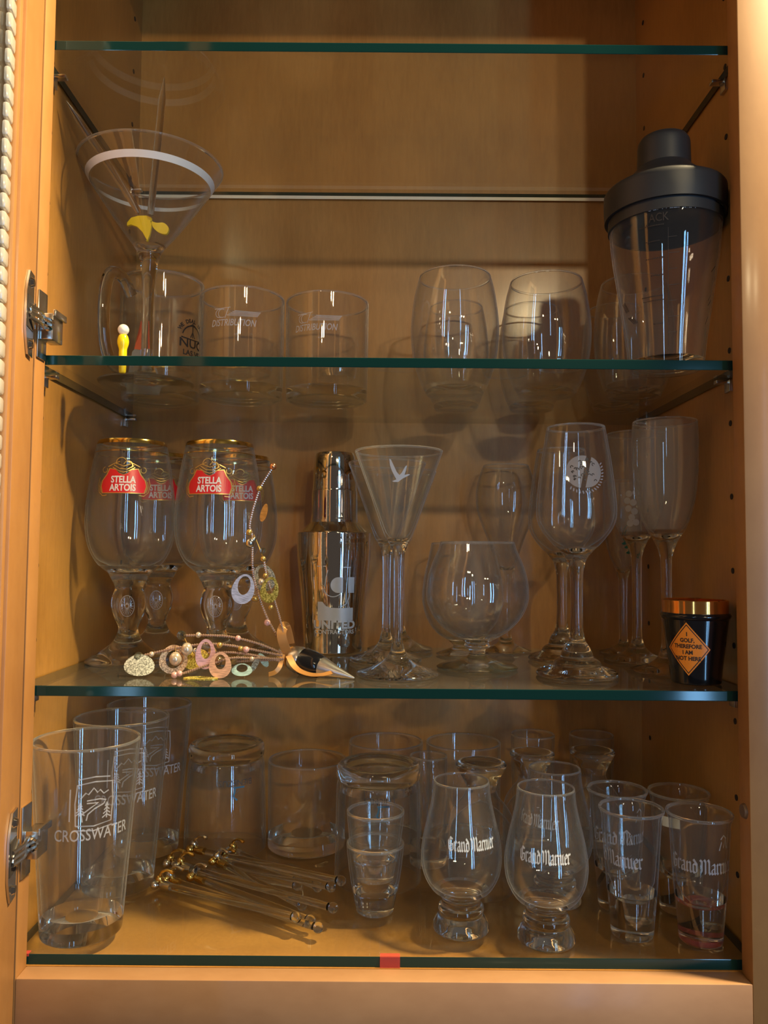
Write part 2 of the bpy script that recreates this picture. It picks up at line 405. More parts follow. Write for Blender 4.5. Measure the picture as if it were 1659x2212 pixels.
def blackletter(s, h, sx=1.0):
    x = 0; bm = bmesh.new(); n = Vector((.085, .085, 0))
    for ch in s:
        w, L = _BL[ch]
        for l in L:
            for (ax, ay), (bx, by) in zip(l, l[1:]):
                a = Vector((x + ax, ay, 0)); b = Vector((x + bx, by, 0))
                d = b - a
                if abs(d.x * n.y - d.y * n.x) < 0.01: b = b + Vector((.03, -.03, 0))
                bm.faces.new([bm.verts.new(q) for q in (a - n, b - n, b + n, a + n)])
        x += w
    for v in bm.verts: v.co = Vector(((v.co.x - x / 2) * h * sx, (v.co.y - .6) * h, 0))
    return bm

# ------------------------------------------------------------------ cabinet
HW, WL, WR, D, T = 0.285, -0.303, 0.2995, 0.282, 0.0085
ZA, ZB, ZC = 0.7468, 0.4760, 0.2038          # undersides of the three shelves
TA, TB, TC = ZA + T, ZB + T, ZC + T
FT = 0.019
cab = thing('cabinet', 'maple wall cabinet with open front, face frame and one open door at left', 'cabinet', (0, 0, -T))
def cbox(name, m, x0, x1, y0, y1, z0, z1, bev=0.0, parent=cab):
    return box(name, m, x0, x1, y0, y1, z0 + T, z1 + T, parent, bev)
def panel_with_holes(name, x0, x1, sgn): return cbox(name, WOOD, x0, x1, 0.0, D + .012, -T - .018, 1.03)
left_p = panel_with_holes('side_panel', WL - .016, WL, 1)
right_p = panel_with_holes('side_panel', WR, WR + .016, -1)
cbox('back_panel', WOOD, WL, WR, D, D + .012, -T, 1.012)
cbox('bottom_panel', WOOD, WL, WR, 0.0, D, -T - .018, -T)
cbox('top_panel', WOOD, WL, WR, 0.0, D, 1.012, 1.03)
cbox('frame_stile', WOODF, -HW - .045, -HW, -FT, 0, -.085, 1.07, .0008)
cbox('frame_stile', WOODF, HW, HW + .045, -FT, 0, -.085, 1.07, .0008)
cbox('frame_rail', WOODH, -HW, HW, -FT, 0, -.085, -T - .0002, .0008)
cbox('frame_rail', WOODH, -HW, HW, -FT, 0, 1.012, 1.07, .0008)
# shelf-pin holes as dark discs on the side panels, their inner shade painted
def hole_bm():
    bm = bmesh.new()
    bmesh.ops.create_cone(bm, cap_ends=True, segments=14, radius1=.0026, radius2=.0026, depth=.0012); return bm
hb = None
for x, sg, par in ((WR, -1, right_p), (WL, 1, left_p)):
    for y in (.037, .254):
        for k in range(15):
            z = .052 + k * .0643
            if hb is None:
                hb = finish('pin_hole', hole_bm(), DARK, par); o = hb
            else:
                o = hb.copy(); C.objects.link(o); o.parent = par
            o.location = (x, y, z + T); o.rotation_euler = (0, PI / 2, 0)
# screw cover on the right stile
bm = bmesh.new(); bmesh.ops.create_cone(bm, cap_ends=True, segments=24, radius1=.0062, radius2=.005, depth=.0022)
sc = finish('screw_cover', bm, mat('brown_cap', (.16, .10, .06), .4), cab, (HW - .001, -.0095, .120 + T)); sc.rotation_euler = (0, -PI / 2, 0)
# shelf supports
def peg(x, y, z, sg):
    r = bpy.data.objects.new('shelf_peg', None)
    bm = bmesh.new(); L = .0135
    add_box(bm, min(x, x + sg * L), max(x, x + sg * L), y - .0035, y + .0035, z - .0038, z - .0006, .0008)
    add_box(bm, min(x, x + sg * .003), max(x, x + sg * .003), y - .0055, y + .0055, z - .011, z - .0006, .0006)
    o = finish('shelf_peg', bm, CHROME, cab); o.location = (0, 0, T)
    o.data.transform(Matrix.Translation((0, 0, 0)))
    bpy.data.objects.remove(r); return o
for z in (ZA, ZB, ZC):
    for y in (.037, .254):
        peg(WL, y, z, 1); peg(WR, y, z, -1)
# ---- the open door
door = bpy.data.objects.new('door', None); C.objects.link(door); door.parent = cab
door.location = (-HW - .0005, -FT - .0015, T); door.rotation_euler = (0, 0, math.atan2(-.98, .205))   # local x runs from the hinge edge outwards; local +y faces the opening
def dbox(n, m, x0, x1, y0, y1, z0, z1, bev=.001): return box(n, m, x0, x1, y0, y1, z0, z1, door, bev)
dbox('stile', WOODF, 0, .055, -.019, 0, -.06, 1.06)
dbox('stile', WOODF, .235, .290, -.019, 0, -.06, 1.06)
dbox('rail', WOODH, .055, .235, -.019, 0, -.06, .0)
dbox('rail', WOODH, .055, .235, -.019, 0, 1.0, 1.06)
dbox('moulding', WOODF, .055, .063, -.012, -.002, .0, 1.0, .0025)
dbox('glass_panel', SHEET, .063, .235, -.0135, -.0095, .0, 1.0, 0)
RIBG = mat('ribbed_glass', (.72, .66, .58), .25, coat=.5)
RIBG.node_tree.nodes['Principled BSDF'].inputs['Transmission Weight'].default_value = .35
rb = None
for k in range(74):
    z = .007 + k * .0133
    if rb is None:
        bm = bmesh.new(); add_box(bm, .0645, .0775, -.0092, -.0042, 0, .0118, .0022)
        rb = finish('glass_rib', bm, RIBG, door); o = rb
    else: o = rb.copy(); C.objects.link(o); o.parent = door
    o.location = (0, 0, z)
# ---- hinges
def hinge(zc):
    h = bpy.data.objects.new('hinge', None); C.objects.link(h); h.parent = cab; h.location = (0, 0, zc + T)
    def hb_(n, m, x0, x1, y0, y1, z0, z1, bev=.0007): return box(n, m, x0, x1, y0, y1, z0, z1, h, bev)
    # plate screwed to the frame edge, boss and adjusting block
    hb_('mounting_plate', CHROME, -HW + .0002, -HW + .0016, -FT + .001, -.002, -.028, .028)
    bm = bmesh.new(); add_box(bm, -HW + .0016, -HW + .0125, -FT + .003, .004, -.013, .009, .0012)
    add_box(bm, -HW + .0125, -HW + .0150, -FT + .002, .005, .006, .0115, .0006)
    finish('adjusting_block', bm, CHROME, h)
    bm = bmesh.new(); bmesh.ops.create_cone(bm, cap_ends=True, segments=24, radius1=.0056, radius2=.0050, depth=.003)
    add_box(bm, -.0045, .0045, -.0008, .0008, .0012, .0021); add_box(bm, -.0008, .0008, -.0045, .0045, .0012, .0021)
    s = finish('screw', bm, STEEL, h, (-HW + .0085, -FT + .0005, -.001)); s.rotation_euler = (PI / 2, 0, 0)
    # arm in two leaves reaching the cup
    p0 = Vector((-HW + .0060, -FT + .001, 0)); p1 = Vector((-HW + .0105, -FT - .030, 0))
    for dz in (-.0045, .0, .0045):
        bm = bmesh.new(); add_tube(bm, [p0 + Vector((0, 0, dz)), p0.lerp(p1, .5) + Vector((.0015, 0, dz)), p1 + Vector((-.002, 0, dz))], .0017, 8)
        finish('arm', bm, CHROME, h)
    # cup flange on the door, in door axes
    c = bpy.data.objects.new('cup', None)
    Md = Matrix.Translation(door.location) @ Matrix.Rotation(door.rotation_euler.z, 4, 'Z')
    def put(name, bm, m):
        for v in bm.verts:
            w = Md @ Vector((v.co.x, v.co.y, 0)); v.co = Vector((w.x, w.y, v.co.z))
        return finish(name, bm, m, h)
    bm = bmesh.new(); out = [(.013, .033), (.027, .033), (.032, .024), (.036, .014), (.036, -.014), (.032, -.024), (.027, -.033), (.013, -.033)]
    lo = [bm.verts.new((x, .0003, z)) for x, z in out]; hi = [bm.verts.new((x, .0020, z)) for x, z in out]
    bm.faces.new(lo); bm.faces.new(hi[::-1])
    for i in range(len(out)): bm.faces.new((lo[i], lo[(i + 1) % 8], hi[(i + 1) % 8], hi[i]))
    bmesh.ops.recalc_face_normals(bm, faces=bm.faces[:]); put('cup_flange', bm, CHROME)
    bm = bmesh.new(); add_box(bm, .015, .033, .0018, .0024, -.0125, .0125); put('cup_recess', bm, DARK)  # flat dark plate, painted shade of the hollow cup
    for zs in (.0245, -.0245):
        bm = bmesh.new(); bmesh.ops.create_cone(bm, cap_ends=True, segments=18, radius1=.0042, radius2=.003, depth=.0022)
        for v in bm.verts: v.co = Vector((.0225 + v.co.x, .003 + v.co.z, zs + v.co.y))
        put('flange_screw', bm, STEEL)
    for s_ in (1, -1):
        bm = bmesh.new(); b = bmesh.new(); add_box(b, .016, .034, .002, .0045, -.004, .004, .001)
        Mx = Matrix.Translation((0, 0, .0150 * s_)) @ Matrix.Rotation(.5 * s_, 4, 'Y')
        merge(bm, b, 0, Mx); put('cup_lip', bm, CHROME)
    bpy.data.objects.remove(c)
hinge(.506); hinge(.093)

# ---- glass shelves
def shelf(label, z, w0, w1, group='glass plates across the cabinet'):
    bm = bmesh.new(); y0, y1 = .0015, D - .003
    b = bmesh.new(); add_box(b, w0, w1, y0, y1, 0, T, .0006); merge(bm, b)
    if z > .7: bmesh.ops.bisect_plane(bm, geom=bm.verts[:] + bm.edges[:] + bm.faces[:], plane_co=(0, 0, T * .5), plane_no=(0, 0, 1))  # splits the rear edge so its lower half carries the painted highlight
    for f in bm.faces:
        c = f.calc_center_median()
        if abs(f.normal.z) < .9 and True:
            f.normal_update()
        n = f.normal
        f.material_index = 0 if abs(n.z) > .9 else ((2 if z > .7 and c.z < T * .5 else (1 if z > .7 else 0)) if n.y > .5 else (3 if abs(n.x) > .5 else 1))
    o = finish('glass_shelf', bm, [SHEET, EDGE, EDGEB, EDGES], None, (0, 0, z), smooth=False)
    tag(o, label, 'shelf', group); return o
def fixn(o):
    pass
shelf('topmost glass shelf with bare green front edge and nothing on it', ZA, WL + .0015, WR - .0015)
shelf('glass shelf carrying the martini glass, mug and clear lidded shaker', ZB, WL + .0015, WR - .0015)
shelf('glass shelf carrying the stemware, steel shaker and bead ornament', ZC, WL + .0015, WR - .0015)
shelf('lowest glass plate lying on the cabinet floor under pint and tasting glasses', -T, WL + .0015, WR - .0015)
def tape(x, z, w, h, label):
    o = box('red_tape', TAPE, x - w / 2, x + w / 2, .0004, .0012, z - h / 2, z + h / 2); tag(o, label, 'tape', None)
    bm = bmesh.new(); add_box(bm, x - w / 2, x + w / 2, .0012, .006, .00005, .0004); finish('folded_end', bm, TAPE, o); return o
tape(.0046, -.0042, .016, .0085, 'piece of red tape wrapped over the middle of the lowest glass edge')
tape(-.2865, -.0005, .005, .002, 'tiny scrap of red tape at the left end of the lowest glass edge')

# ------------------------------------------------------------------ shelf B: martini glass
MX, MY = -.2374, .1188
mt = Vessel('martini_glass', 'large martini glass with white ring, yellow lemon twist and clear picks', 'glass', (MX, MY, TB),
    [(0, 1.2, 1), (40, 0.3, 1), (44.5, .4), (45.2, 1.4), (44.2, 2.6), (30, 3.8), (16, 6.5), (9, 13), (6.2, 26), (5.6, 50), (5.6, 80), (6.6, 102), (8.0, 118), (9.6, 127), (15.5, 139), (29.5, 157.5), (49.9, 187.5), (70.5, 219.5)],
    1.5, 134, cuts=(18, 121), tb=1.6, rb=.9)
mo = mt.outer
def ring_band(V, z0, z1, m, name='printed_band', off=.2, par=None):
    return lathe(name, m, [(interp(V.outer, z0 + (z1 - z0) * i / 3) + off, z0 + (z1 - z0) * i / 3) for i in range(4)], par or V.root)
ring_band(mt, 200.0, 205.6, BAND)
def leaf_bm(pts, th):
    bm = bmesh.new(); n = len(pts)
    a = [bm.verts.new((x, -th / 2, z)) for x, z in pts]; b = [bm.verts.new((x, th / 2, z)) for x, z in pts]
    bm.faces.new(a); bm.faces.new(b[::-1])
    for i in range(n): bm.faces.new((a[i], b[i], b[(i + 1) % n], a[(i + 1) % n]))
    bmesh.ops.triangulate(bm, faces=[f for f in bm.faces if len(f.verts) > 4]); bmesh.ops.recalc_face_normals(bm, faces=bm.faces[:])
    return bm
def curve2(pts, k=5):
    return [(v.x, v.y) for v in spline([(x, y, 0) for x, y in pts + [pts[0]]], k)][:-1]
lem = thing('lemon_twist', 'bright yellow plastic lemon-twist stirrer ornament inside the martini bowl', 'ornament', (MX, MY - .004, TB + .165))
bm = leaf_bm([(x / 1000, z / 1000) for x, z in [(3, 1), (-2, 3.2), (-10, 3), (-17, 1), (-21, -4), (-21, -7), (-17, -6), (-11, -8), (-6, -13), (-2.5, -19), (-.5, -22), (1.5, -16), (3, -8)]], .003)
finish('peel', bm, YELLOW, lem, ang=50)
bm = leaf_bm([(x / 1000, z / 1000) for x, z in curve2([(2, -2), (8, -4), (15, -4), (20, -9), (18, -15), (11, -14), (5, -9)])], .003)
finish('peel', bm, YELLOW, lem, ang=50)
def pick(a, b, label):
    a, b = Vector(a), Vector(b); d = (b - a)
    pts = [a, a + d * .02, a + d * .80, a + d * .86, b]
    o = tube('cocktail_pick', GLASSP, pts, [.0030, .0033, .0033, .0032, .0003], seg=16)
    return tag(o, label, 'pick', 'clear cocktail picks standing in the martini glass')
GLASSP = glass('acrylic', (.93, .92, .90), 1.3, .25)
pick((-.2345, .110, .652), (-.2005, .030, .7415), 'clear acrylic pick rising nearly upright from the martini glass')
pick((-.2470, .114, .656), (-.2945, .048, .7300), 'clear acrylic pick leaning left behind the cabinet frame from the martini glass')
bf = thing('olive_pick_figure', 'small white ball on a yellow bulb beside the martini stem', 'ornament', (-.2439, .068, TB + .0003))
bm = bmesh.new(); add_sphere(bm, (0, 0, .0405), .0051, 20); finish('ball', bm, WHITEP, bf)
lathe('bulb', YELLOW, sm([(0, 0, 1), (2.6, 0.2, 1), (3.2, 3), (3.6, 18), (3.6, 22), (5.0, 27), (5.1, 31), (3.6, 35.5), (0, 36.2, 1)]), bf, 24)

# beer mug
GX, GY = -.2500, .2120
mug = Vessel('beer_mug', 'clear glass beer mug with handle and black printed emblem', 'mug', (GX, GY, TB),
    [(0, 1, 1), (36, .5, 1), (40, 1.5), (42, 6), (42.6, 20), (44, 70), (45, 133)], 3.2, 12, names=['body'])
hd = Vector((-.52, -.854, 0)).normalized(); hz = [108, 121, 126, 122, 100, 60, 34, 26, 30]; hr = [43, 52, 62, 72, 77.5, 77, 69, 54, 42.5]
tube('handle', GLASS, spline([hd * r / 1000 + Vector((0, 0, z / 1000)) for r, z in zip(hr, hz)], 5), .0066, mug.root, 16, flat=.8)
ma = mug.a0() + math.asin(.72)
for b_, z_ in ((text_bm('NUC', 9, .02, 1.25), 60), (text_bm('LAS VE', 5.4, .03, 1.1), 50)):
    wrap('printed_text', INK, b_, mug, ma, z_)
wrap('printed_text', INK, join(*[move(text_bm(c, 4, .04), 19 * math.sin(math.radians(t_)), 19 * math.cos(math.radians(t_)), -math.radians(t_)) for c, t_ in zip('WE DEAL IN', range(-58, 50, 11))]), mug, ma, 66)
wrap('printed_emblem', INK, join(strokes([arc(0, 0, 14, 15, 165), [(-15, 0), (15, 0)], [(0, 1), (0, 18)], [(-3, 1), (0, 8), (3, 1)], arc(0, 9, 6, 40, 140)], 1.4)), mug, ma, 66)
cd = thing('bottle_opener', 'pale plastic tag with orange top standing behind the martini stem', 'opener', (-.2600, .163, TB + .0003))
bm = leaf_bm([(x / 1000, z / 1000) for x, z in [(-14, 0), (19, 0), (20, 14), (16, 27), (8, 34), (2, 45), (-4, 50), (-9, 44), (-12, 24)]], .0025); finish('tag_body', bm, PALE, cd, ang=40)
bm = leaf_bm([(x / 1000, z / 1000) for x, z in [(-7, 47), (3, 46), (4, 62), (3, 76), (-1, 77), (-1, 66), (-5, 54)]], .003); finish('orange_grip', bm, ORANGE2, cd, ang=40)
cd.rotation_euler = (0, 0, .15); cd.location = (-.2570, .1632, TB + .0003)

# two etched tumblers
def tumbler(label, x, y, z, H, rb_, rt, group, t=1.9, base=9, name='tumbler'):
    return Vessel(name, label, 'glass', (x, y, z), [(0, .8, 1), (rb_ - 5, .3, 1), (rb_ - 1.2, 1.2), (rb_, 5), (rb_ + (rt - rb_) * .3, 30), (rt, H, 1)], t, base, group=group, rb=.25, names=['body'])
for x, y, lab, s_ in ((-.1575, .190, 'clear tumbler with white etched lettering, beside the beer mug', -.22), (-.0667, .203, 'clear tumbler with white etched lettering, farther from the beer mug', -.30)):
    V = tumbler(lab, x, y, TB, 109.5, 44, 45.2, 'etched tumblers on the second shelf')
    a = V.a0() + math.asin(s_)
    wrap('etched_text', ETCH, text_bm('DISTRIBUTION', 6.8, .012, .74, .25), V, a, 71)
    wrap('etched_logo', ETCH, strokes([[(-20 + 2 * k + 14, 1.1 * k), (26 + .8 * k, 1.1 * k)] for k in range(5)] + [arc(-14 + k, 2, 4.5, 60, 300, 8) for k in (0, 3)] + [[(-8, -3), (-4, 8)], [(-20, 7), (-2, 8)]], .7), V, a, 79)
# stemless wine glasses
STL = [(0, 1.6, 1), (24, .6, 1), (28.5, .8), (30.5, 3), (37, 17), (43.5, 38), (46.2, 62), (45.8, 80), (42.5, 105), (37.6, 124.5)]
def stemless(lab, x, y, s, sz, sr=None):
    sr = sr or s
    return Vessel('stemless_wine_glass', lab, 'glass', (x, y, TB), [(p[0] * sr, p[1] * sz) + tuple(p[2:]) for p in STL], 1.1, 7 * s, group='stemless wine glasses on the second shelf', rb=.6, names=['body'], tb=1.5)
stemless('large stemless wine glass, nearest to the etched tumblers', .069, .160, .985, 1.0)
stemless('large stemless wine glass standing between two others in the front row', .1640, .160, .985, .965)
stemless('stemless wine glass standing directly behind the clear lidded shaker', .2570, .1665, .88, .975)
stemless('smaller stemless glass behind the large one near the etched tumblers', .078, .243, .80, .955)
stemless('smaller stemless glass behind the middle of the front-row wine glasses', .1640, .2435, .80, .945)
stemless('smaller stemless glass in the rear right corner of the second shelf', .2600, .2440, .80, .945)
# shaker with black lid
sh = Vessel('lidded_cocktail_shaker', 'clear plastic cocktail shaker with matte black collar and cap', 'shaker', (.2465, .045, TB),
    [(0, 2, 1), (27, .6, 1), (30.5, 1.2), (31.6, 5), (34, 25), (39.6, 64), (45.3, 102), (47.6, 127), (48.5, 160, 1)], 1.6, 5, names=['clear_body'])
lathe('collar', RUBBER, sm([(49.6, 137.6, 1), (51.9, 137.6, 1), (52.5, 149), (52.4, 160.5, 1), (51.2, 162.2, 1), (44, 166.5), (34, 173), (26.5, 180), (23.4, 184, 1), (20, 184, 1), (20, 180, 1), (46, 160, 1), (49.6, 152, 1), (49.6, 137.6, 1)]), sh.root)
lathe('cap', RUBBER, sm([(18, 184, 1), (23.0, 184, 1), (22.9, 192), (22.5, 206), (20.6, 210, 1), (18, 211.4), (0, 211.8, 1)]), sh.root)
lathe('seal_ring', RUBBER, [(46.6, 128), (48.9, 128), (48.9, 137.8), (46.9, 137.8), (46.6, 128)], sh.root)
a = sh.a0()
sh.outer = sm([(31.6, 5), (34, 25), (39.6, 64), (45.3, 102), (47.6, 127), (48.5, 160)])
wrap('printed_text', GREYP, text_bm('GENTLEMAN', 8, .0, .62), sh, a + .12, 131)
wrap('printed_text', INK, text_bm('JACK', 7, .0, .8), sh, a - .12, 121)
wrap('printed_scale', INK, strokes([[(0, 0), (0, 100)]] + [[(0, z_), (9 if k % 2 else 7, z_ + .4)] for k, z_ in enumerate(range(14, 100, 13))], .35), sh, a + .06, 12)
wrap('printed_small_lines', INK, strokes([[(x_ + q * 1.3, y_), (x_ + q * 1.3 + .9, y_ + .1)] for x_, y_, n_ in ((-24, 105, 16), (-18, 92, 9), (-18, 78, 12), (-14, 64, 8), (-22, 47, 15), (-21, 43.5, 14), (-12, 24, 6)) for q in range(n_)], .9), sh, a + .06, 10)
wrap('printed_hatching', INK, strokes([[(-5 + k * 1.5, 0), (2 + k * 1.5, -7)] for k in range(4)] + [[(-12 + k * 1.5, 14), (-7 + k * 1.5, 5)] for k in range(4)], .6), sh, a - .85, 45)
wrap('printed_hatching', INK, strokes([[(0, 0), (4, 6)], [(1, -4), (6, 2)], [(-1, 24), (5, 30)], [(0, -20), (4, -12)]], .6), sh, a + 1.1, 55)

# ------------------------------------------------------------------ shelf C
CH = [(0, 1.5, 1), (36, .3, 1), (39.5, .5), (40.3, 1.8), (38.6, 3.6), (31, 8), (21, 14.5), (14, 21), (10.6, 28), (9.4, 33), (11, 38), (14.4, 46), (16.8, 56), (16.0, 65), (13.6, 72.5), (15.2, 78), (19.5, 86, 1), (20.6, 88), (29, 95), (36, 105), (41.2, 119), (43.3, 137), (42.3, 160), (38.6, 188), (35.2, 207), (33.0, 217.5)]
def label_poly(s=1.0, g=0.0):
    P = [(-17, -9.5), (17, -9.5), (18.6, -4), (17.5, .5), (13.6, 5.4), (11.4, 10.2), (6.5, 9.6), (3.2, 6.4), (0, 5.2), (-3.2, 6.4), (-6.5, 9.6), (-11.4, 10.2), (-13.6, 5.4), (-17.5, .5), (-18.6, -4)]
    return [(x * s, y * s) for x, y in P]
def chalice(lab, x, y, s_, h=1.0):
    V = Vessel('beer_chalice', lab, 'glass', (x, y, TC), [(p[0], p[1] * h) + tuple(p[2:]) for p in CH], 1.5, 92, cuts=(24, 86), group='gold-rimmed beer chalices with red labels', tb=2.2, rb=1.0)
    lathe('gold_rim', GOLD, [(interp(V.outer, z) + .18, z) for z in (214.2 * h, 216 * h, 217.4 * h)] + [(32.6, 218.5 * h), (31.6, 218.7 * h), (31.2, 217.4 * h)], V.root)
    lathe('gold_line', GOLD, [(interp(V.outer, z) + .15, z) for z in (206.0 * h, 206.7 * h)], V.root)
    a = V.a0() + math.asin(s_); zc = 176
    # star medallion pressed into the stem knob
    bm = bmesh.new()
    for k in range(20):
        t_ = 2 * PI * k / 20; b = strokes([[(1.2 * math.cos(t_), 1.6 * math.sin(t_)), (6.2 * math.cos(t_), 9.0 * math.sin(t_))]], .5); merge(bm, b)
    merge(bm, strokes([[(7 * math.cos(q * PI / 12), 10.2 * math.sin(q * PI / 12)) for q in range(25)]], .6))
    wrap('star_medallion', ETCHF, bm, V, V.a0() - .1, 56, off=.15)
    o = wrap('label', RED, poly_bm([label_poly(1.16)], 2.5), V, a, zc, off=.22); 
    wrap('label_border', GOLDP, poly_bm([label_poly(1.23), label_poly(1.16)], 3), V, a, zc, off=.24)
    sc_ = []
    for sx in (1, -1):
        sc_ += [arc(sx * 15.8, 9.5, 2.3, 90, 90 - sx * 300, 10), [(sx * 20.5, 3), (sx * 22, -3), (sx * 20.5, -9), (sx * 17, -12), (sx * 13, -11.5)], [(sx * 19.5, 0), (sx * 20.4, -4), (sx * 18.8, -9)], [(sx * 13, 12), (sx * 8, 14.5), (sx * 3, 16.5)]]
    sc_ += [arc(-2, 15.5, 4.2, 200, 20, 10), arc(3.5, 13.5, 3.4, 170, -40, 10), [(-9, 11.6), (-4, 8.6), (0, 7.4), (4, 8.6), (9, 11.6)], [(-8, 13.4), (-3, 10.4), (3, 10.0), (8, 13.0)], [(-6, 14.8), (0, 12.4), (6, 14.6)]]
    wrap('label_scrollwork', GOLDP, move(strokes(sc_, .62), s=1.17), V, a, zc, off=.26)
    wrap('label_text', WHITEL, join(move(text_bm('STELLA', 6.3, .03, .80), 0, 1.6), move(text_bm('ARTOIS', 6.3, .03, .80), -.2, -6.2)), V, a, zc - .2, off=.34)
    return V
chalice('beer chalice with bright red label, closest to the left wall', -.2560, .140, -.20)
chalice('beer chalice with bright red label, directly behind the beaded strands', -.1690, .1435, -.24)
chalice('beer chalice at the rear left, its red label half hidden', -.2550, .2360, .02, .995)
chalice('beer chalice behind the bead strands, in front of the back panel', -.1665, .2380, .08, .99)
# steel shaker
ms = thing('steel_cocktail_shaker', 'mirror-polished steel cocktail shaker with grey printed logo', 'shaker', (-.0586, .235, TC + .0003))
body = sm([(0, .8, 1), (30, 0, 1), (31.7, 1), (32.2, 4), (33.4, 20), (36.1, 55.2), (38.6, 80), (40.9, 106.7), (41.2, 129.5, 1), (41.5, 130.6, 1), (41.2, 131.6, 1), (38.4, 132.2, 1), (36.5, 133.2)])
lathe('body', STEEL, body, ms)
lathe('shoulder', STEEL, sm([(38.2, 132, 1), (36.4, 133.6), (31, 139), (27.6, 143.2, 1), (25.4, 143.8, 1)]), ms)
lathe('cap', STEEL, sm([(26.0, 143.6, 1), (26.4, 145.4, 1), (25.9, 152), (25.6, 178, 1), (24.9, 180), (24.2, 200), (22.9, 214), (21.4, 219.4), (18, 221.6), (0, 222.2, 1)]), ms)
am = math.atan2(cam.location.x + .0586, .235 - cam.location.y) + .04
lw = [(-19, 24), (-13.5, 24), (-9.5, 19.5), (-5, 18.0), (1, 17.4), (21, 17.4), (21, 4), (-19, 4)]
wrap('printed_logo', GREYP, join(poly_bm([lw], 3), poly_bm([arc(3.5, 42, 8.4, 90, 270) + [(8.5, 33.6), (8.5, 50.4)]], 3), poly_bm([[(14.5, 33.6), (22, 33.6), (22, 50.4), (14.5, 50.4)]], 3),
    strokes([[(-20, 62), (-10, 62)] , arc(-2, 40, 10.5, 190, 350, 12), [(-8, 58), (-10, 50), (-11, 40)], [(16, 60), (16, 30), (13, 22), (6, 18)], [(9, 61), (17, 61)]], .9)), body, am, 33, ms)
wrap('printed_text', GREYP, text_bm('UNITED', 8.2, .045, 1.14), body, am, 32, ms)
wrap('printed_text', GREYP, text_bm('CONTRACTORS', 4.4, .02, .98), body, am, 24.5, ms)
# V-shaped cordial glasses
VG = [(0, 1.2, 1), (34, .3, 1), (36.2, .8), (36.7, 2.4), (35.4, 4.2), (25, 7.5), (14, 13), (8.2, 19), (5.6, 26), (4.4, 34), (4.1, 66), (4.5, 102), (5.6, 112), (9.6, 120.5), (13.2, 127.6), (26.5, 165), (40, 201.8)]
def cordial(lab, x, y, bird=False):
    V = Vessel('cordial_glass', lab, 'glass', (x, y, TC), VG, 1.3, 121, cuts=(24, 112), group='tall V-shaped cordial glasses', tb=2.0, rb=.7)
    a = V.a0()
    bm = bmesh.new()
    for k in range(34):
        t_ = 2 * PI * k / 34
        b = bmesh.new(); add_tube(b, [((10 + q * 8) / 1000 * math.sin(t_ + q * .12), -(10 + q * 8) / 1000 * math.cos(t_ + q * .12), .0009) for q in range(4)], .00045, 5, caps=False); merge(bm, b)
    finish('foot_ribs', bm, GLASS, V.root)
    if bird:
        P = [(-9, 14), (-7.5, 13), (-5, 8), (-2.5, 3), (0, .2), (2, 2.2), (5, 7.5), (6.6, 8.6), (5.6, 4), (4.4, .4), (8, 1.2), (9.6, .9), (7, -.6), (3, -2.6), (-1, -5.6), (-4.4, -5.6), (-6.4, -5), (-2.6, -3.4), (-3.8, -1.4), (-6.4, 3.4), (-8.4, 8.6)]
        wrap('etched_bird', WHITE, poly_bm([P], 3), V, a + .02, 177)
    return V
cordial('V-shaped cordial glass with a white flying goose, front of its row', .0101, .0653, True)
cordial('V-shaped cordial glass just behind the one with the white goose', .0000, .1600)
cordial('V-shaped cordial glass at the rear, mostly hidden behind two others', .0160, .2420)
# snifters
SN = [(0, 1.5, 1), (36, .3, 1), (38, .7), (38.4, 2), (34, 4), (22, 6.8), (13, 9.6), (8.5, 12.6), (7.6, 16), (8.6, 19, 1), (11.6, 20.2), (12.4, 22), (11.4, 24.2, 1), (13, 26), (21, 30.5), (33, 39), (42.5, 50), (47.8, 62), (49, 72), (47.6, 86), (43.4, 100), (37.8, 113), (35.6, 120.6)]
sn = Vessel('brandy_snifter', 'round brandy snifter with cloudy foot and wide rim in front row', 'glass', (.0872, .1139, TC), SN, 1.2, 27, cuts=(10, 26), m=[GLASSG, GLASS, GLASS], rb=1.0, tb=1.8)
Vessel('brandy_snifter', 'second brandy snifter standing behind the cloudy-footed one', 'glass', (.083, .2140, TC),
    [(0, 1, 1), (25, .3, 1), (27.6, .8), (27.8, 2), (20, 5), (12, 8), (10, 11), (16, 16), (28, 24), (38, 38), (43, 54), (43.8, 66), (41.5, 86), (36.5, 108), (34, 121)], 1.1, 13, cuts=(8,), names=['foot', 'bowl'], rb=.9)
Vessel('tulip_glass', 'tall faint tulip glass with hollow stem behind the snifters', 'glass', (.136, .2500, TC),
    [(0, 1, 1), (26, .3, 1), (27.5, .8), (27.6, 2), (18, 5), (10.5, 9), (6, 17), (5.2, 40), (5.4, 60), (8.3, 87), (20.4, 125), (31, 152), (34.3, 173), (32.2, 192), (27.5, 206), (25.6, 210.5)], 1.0, 92, cuts=(15, 84), rb=.8)
WG = [(0, 1.5, 1), (33, .3, 1), (35.8, .8), (36.3, 2.6), (33.5, 5.5), (25, 8.6), (22, 10, 1), (20.6, 13), (18, 15.4, 1), (14.8, 17), (14, 20), (12.2, 25), (8.2, 31), (6.3, 38), (5.5, 50), (5.4, 70), (5.9, 88), (7.4, 100), (10.2, 107), (15.6, 113.4), (23, 121), (32.5, 134), (36, 147), (34.6, 168), (31.6, 193), (28.2, 214), (26.2, 226)]
w1 = Vessel('wine_glass', 'thick-stemmed wine glass with round white emblem, front row', 'glass', (.1727, .0728, TC), WG, 1.6, 113, cuts=(31, 107), group='thick-stemmed wine glasses', rb=1.2, tb=2.8)
a = w1.a0() + .20
eb = join(poly_bm([arc(-1, 0, 14.5, 75, 262, 20)], 3), poly_bm([arc(2.5, 0, 14.0, 70, -95, 18)], 3))
